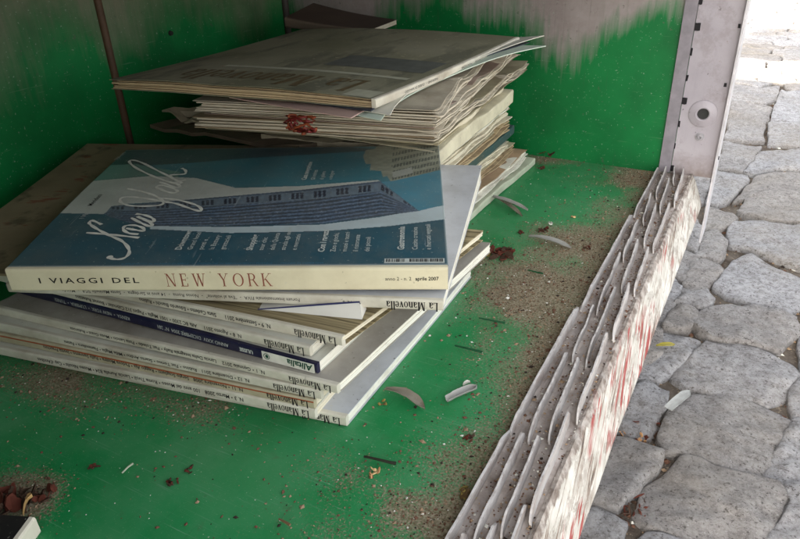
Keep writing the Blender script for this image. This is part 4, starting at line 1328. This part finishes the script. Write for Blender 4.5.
def chip(p, s, mi, flatn=.6):
    a = random.uniform(0, 6.28); k = random.uniform(.5, 1.0)
    ca_, sa_ = math.cos(a) * s, math.sin(a) * s
    j = lambda: random.uniform(.7, 1.3)
    V = [(p[0] + ca_ * j(), p[1] + sa_ * j(), p[2]), (p[0] - sa_ * k * j(), p[1] + ca_ * k * j(), p[2]), (p[0] - ca_ * j(), p[1] - sa_ * j(), p[2]), (p[0] + sa_ * k, p[1] - ca_ * k, p[2]),
         (p[0] + random.uniform(-.3, .3) * s, p[1] + random.uniform(-.3, .3) * s, p[2] + s * flatn * j())]
    grit.add(V, [(0, 1, 4), (1, 2, 4), (2, 3, 4), (3, 0, 4), (3, 2, 1, 0)], mi)


Dn = np.clip(D, 0, None) ** 1.6
vis = (FPX2[:, 0] > -60) & (FPX2[:, 0] < 760) & (FPX2[:, 1] < 600) & (FP[:, 1] > .05)
Dn = np.where(vis, Dn + .012, 0); pr_ = Dn / Dn.sum()
for k in rng.choice(len(FP), 12000, p=pr_):
    q = FP[k] + np.array([rng.uniform(-.003, .003), rng.uniform(-.003, .003), .0002])
    if q[0] > XI - .001: continue
    s = min(.0028, .00034 * math.exp(abs(rng.normal(0, .58))))
    chip(q, s, int(rng.choice(4, p=(.50, .34, .12, .04))))
for k in rng.choice(len(FP), 1000, p=vis / vis.sum()):
    q = FP[k] + np.array([rng.uniform(-.003, .003), rng.uniform(-.003, .003), .0002])
    chip(q, rng.uniform(.0002, .0006), 3 if rng.random() < .7 else 1)
for k in rng.choice(len(FP), 520, p=vis / vis.sum()):
    chip(FP[k] + np.array([0, 0, .0002]), rng.uniform(.0006, .0017), int(rng.choice(3, p=(.5, .25, .25))))
for _ in range(2600):    # in the tracks
    j = rng.integers(0, 4); q = (FINX[j] + rng.uniform(.002, .009), rng.uniform(.1, .79), .0036)
    if q[0] < -.061: chip(q, min(.002, .00045 * math.exp(abs(rng.normal(0, .6)))), int(rng.choice(4, p=(.35, .4, .1, .15))))
for _ in range(1500):    # between the cobbles
    i = rng.integers(0, traced); po = TPOLY[i]
    e = rng.integers(0, len(po)); a, b = po[e], po[(e + 1) % len(po)]; q = a + (b - a) * rng.random()
    if np.hypot(*(q - SP[i])) < .13 and q[0] > -.06:
        chip((q[0] + rng.normal(0, .003), q[1] + rng.normal(0, .003), ZG - .0092), min(.004, .0012 * math.exp(abs(rng.normal(0, .6)))), int(rng.choice(4, p=(.45, .35, .12, .08))))
tag(grit.build('grit', [flat('brown_grain', S(104, 74, 58), .9), flat('tan_grain', S(150, 126, 100), .9), flat('dark_grain', S(52, 42, 36), .9), flat('white_grain', S(214, 210, 196), .8)]), kind='stuff')

# grains lying on the top magazine sheets are left to the dust in their print


def leaf(name, label, cat, p0, p1, width, mat, z=.001, curl=.004, bow=.0, arch=.003, group=None, taper=(.25, .0), fold=.0, thick=.0006):
    a, b = (np.array(q) if len(q) == 3 else at_z(q, z) for q in (p0, p1))
    mid = (a + b) / 2; d = b - a; Lf = np.linalg.norm(d); d /= Lf; n = np.array([-d[1], d[0], 0])
    mb = MB()

    def mp(u, v, w):
        wd = width * .68 * (math.sin(math.pi * min(1, max(0, .06 + .9 * u))) ** .7 if taper is None else (taper[0] + (1 - taper[0]) * min(1, u * 2.5)) * (1 if u < .75 else max(.05, 1 - ((u - .75) / .25) ** 2)))
        p = a + d * Lf * u + n * (wd * (v - .5) + bow * math.sin(math.pi * u)) - mid
        return (p[0], p[1], p[2] + curl * (2 * v - 1) ** 2 * .5 + arch * math.sin(math.pi * u) + w + .0004 * mnoise.noise(Vector((u * 9, v * 6, Lf * 90))))
    mb.slab(0, 1, 0, 1, 0, thick, 18, 8, mp)
    o_ = mb.build(name, mat, smooth=True, auto=60); o_.location = [float(c) for c in mid]
    return tag(o_, label, cat, group)


DRY = dirty('grey_dry_leaf', S(138, 130, 114), S(112, 100, 84), .5, 120, .7, .2, .3)
DRY2 = dirty('silver_dry_leaf', S(156, 154, 146), S(120, 116, 104), .4, 120, .65, .2, .3)
GL = 'long dry leaves on the green floor'
leaf('dry_leaf', 'long grey dry leaf lying at the right corner of the front pile', 'leaf', (385, 390), (425, 410), .0105, DRY, curl=.003, bow=.002, group=GL)
leaf('dry_leaf', 'short curled silver leaf fragment alone on the green floor between pile and track', 'leaf', (447, 402), (477, 389), .0085, DRY2, curl=.006, arch=.001, group=GL, taper=(.8, 0))
leaf('dry_leaf', 'slim grey dry leaf pointing at the track beside the brown crumbs', 'leaf', (529, 237), (571, 249), .010, DRY2, curl=.003, group=GL)
leaf('dry_leaf', 'upper slim leaf of the crossed pair beside the rear pile', 'leaf', (484, 196), (528, 211), .009, DRY2, z=.004, curl=.003, group=GL)
leaf('dry_leaf', 'lower slim leaf of the crossed pair beside the rear pile', 'leaf', (492, 197), (522, 217), .008, DRY, z=.001, curl=.003, group=GL)
leaf('paper_chip', 'tiny white chip beside the curled silver leaf fragment', 'chip', (463, 386), (470, 382), .004, flat('white_chip', S(220, 216, 200)), curl=.001, arch=.001)
leaf('dry_leaf', 'tan curled leaf standing behind the black book', 'leaf', at_z((24, 516), .004), at_z((33, 497), .016), .010, flat('tan_leaf', S(178, 140, 92)), curl=.004, group=None)
leaf('dry_leaf', 'small yellow green leaf on a cobblestone beside the track', 'leaf', at_z((656, 346), ZG + .004), at_z((675, 345), ZG + .004), .009, flat('yellow_green_leaf', S(150, 138, 52)), arch=.0012, curl=.001)
leaf('paper_scrap', 'pale blue grey paper scrap between two cobblestones', 'paper scrap', at_z((668, 409), ZG + .005), at_z((690, 391), ZG + .007), .013, dirty('pale_scrap', S(160, 160, 154), S(110, 104, 96), .5, 120), curl=.001, arch=.001, taper=(.9, 0))


def twig(label, pts, rad_, mat, z=.0016, cat='twig', name='twig', group=None):
    P = [at_z(p, z + .001 * math.sin(i)) for i, p in enumerate(pts)]; base = sum(P) / len(P)
    mb = MB(); mb.tube([tuple(p - base) for p in P], [rad_ * (.7 + .5 * i / len(P)) for i in range(len(P))], 7)
    o_ = mb.build(name, mat, smooth=True, auto=60); o_.location = [float(c) for c in base]
    return tag(o_, label, cat, group)


TW = flat('dark_twig', S(44, 46, 34), .8); NEED = flat('green_needle', S(30, 78, 48), .6)
TG = 'thin twigs and needles on the green floor'
twig('dark twig with knob end near the tan crumb on the open floor', [(364, 456.5), (378, 459.5), (390, 462.5), (396, 463.5)], .0010, TW, group=TG)
twig('dark green needle nearer the front pile of the two beside each other', [(455, 345.5), (470, 349), (482, 352)], .0009, NEED, group=TG)
twig('dark green needle just behind the other one, toward the rear', [(479, 318), (492, 320.5), (505, 323)], .0008, NEED, group=TG)
twig('green needle lying in the brown grit beside the slim grey leaf', [(528, 270), (536, 272), (543, 273.5)], .0008, NEED, group=TG)
twig('pale straw lying alone on the left part of the floor', [(122, 473), (128, 467), (133, 463.5)], .0007, flat('pale_straw', S(170, 176, 150)), group=TG)
twig('small brown stick near the bottom edge of the floor', [(279, 519), (285, 522), (290, 525)], .0008, flat('brown_stick', S(120, 96, 70)), group=TG)


def crumb(label, px_, size, mat, z=0.0, cat='crumb', name='leaf_crumb', group='dry leaf crumbs on the floor', n=7, seed=0, spread=1.0):
    full = size; size = size * .62; spread = spread * (1.35 if n > 10 else 1.0)
    base = at_z(px_, z); mb = MB(); rr = random.Random(seed * 13 + int(px_[0]))
    for k in range(n):
        c = Vector((rr.uniform(-1, 1) * size * spread, rr.uniform(-1, 1) * size * spread, size * rr.uniform(.15, .5)))
        ax = [Vector((rr.uniform(-1, 1), rr.uniform(-1, 1), rr.uniform(-.8, .8))).normalized() * size * rr.uniform(.35, .9) for _ in range(2)]
        nrm = ax[0].cross(ax[1]).normalized() * .0004
        pts = []
        for s in (-1, 1):
            for t in range(7):
                a_ = 2 * math.pi * t / 7; rr_ = rr.uniform(.6, 1)
                q = c + (ax[0] * math.cos(a_) + ax[1] * math.sin(a_)) * rr_ + nrm * s; q.z = max(.0003, q.z); pts.append(q)
        F = [tuple(reversed(range(7))), tuple(range(7, 14))] + [(t, (t + 1) % 7, 7 + (t + 1) % 7, 7 + t) for t in range(7)]
        mb.add(pts, F, k % 2)
    o_ = mb.build(name, mat); o_.location = [float(c) for c in base]
    return tag(o_, label, cat, group)


CB = [flat('red_brown_crumb', S(92, 48, 36), .9), flat('brown_crumb', S(70, 52, 40), .9)]
CT = [flat('tan_crumb', S(186, 140, 96), .8), flat('pale_crumb', S(202, 170, 120), .8)]
CY = [flat('ochre_crumb', S(150, 130, 70), .8), flat('dark_ochre_crumb', S(110, 86, 56), .8)]
crumb('single tan crumpled petal on the open green floor', (374, 474), .0050, CT, n=6, seed=1)
crumb('small ochre crumb by the corner of the front pile', (384, 404), .0038, CY, n=5, seed=2)
crumb('red brown heap of leaf crumbs behind the black book', (12, 506), .013, CB, n=26, seed=3)
crumb('dark red leaf clump right of the crumb heap behind the black book', (44, 496), .0075, CB, n=12, seed=4)
crumb('brown leaf heap at the corner of the rear pile and end wall', (545, 153), .020, CB, n=26, seed=5, spread=.8)
crumb('small brown crumb in front of the leaf heap at the end wall', (540, 169), .006, CB, n=6, seed=6)
crumb('brown crumb heap beside the front pile at its far right corner', (500, 256), .012, CB, n=24, seed=7)
crumb('ochre seed ball beside the front pile', (482, 256), .010, CY, n=9, seed=8)
crumb('red brown bud at the tip of the slim grey leaf', (521, 233), .0055, CB, n=8, seed=9)
crumb('larger brown crumb at the tip of the slim grey leaf', (544, 231), .007, CB, n=8, seed=10)
crumb('ochre flower bit where the two slim leaves cross', (487, 195), .007, CY, n=8, seed=11, z=.004)
crumb('white crumb on the floor right of the crossed leaves', (550, 224), .0045, [flat('white_chip', S(220, 216, 200)), DRY2], n=5, seed=12)
crumb('pale yellow crumb on bare floor toward the end wall', (574, 217), .004, CT, n=4, seed=13)
crumb('dark brown crumb in the grit below the slim grey leaf', (587, 249), .005, CB, n=5, seed=14)
crumb('round brown crumb on the left open floor', (171, 484), .0045, CB, n=7, seed=15)
crumb('brown crumb left of the round one near the front pile', (93, 467), .0042, CB, n=6, seed=16)
crumb('brown crumb right of the round one below the front pile', (191, 470), .004, CB, n=6, seed=17)
crumb('ochre crumb close to the track at the near end', (470, 496), .008, CY, n=10, seed=18)
crumb('brown crumb below the curled silver leaf fragment', (470, 438), .0045, CB, n=6, seed=19)
crumb('dry red crumbs in the joint between the two nearest large cobblestones', (672, 437), .012, CB, z=ZG - .0085, n=26, seed=20, spread=1.4)
crumb('red leaf crumbs in the joint beside the peeling sill', (634, 432), .010, [CB[0], CT[0]], z=ZG - .0085, n=20, seed=21, spread=1.4)
crumb('dry crumbs in the joint left of the nearest large cobblestone', (630, 506), .010, CB, z=ZG - .0085, n=20, seed=22, spread=1.4)

scene.render.engine = 'CYCLES'
scene.cycles.max_bounces = 8
scene.cycles.diffuse_bounces = 5
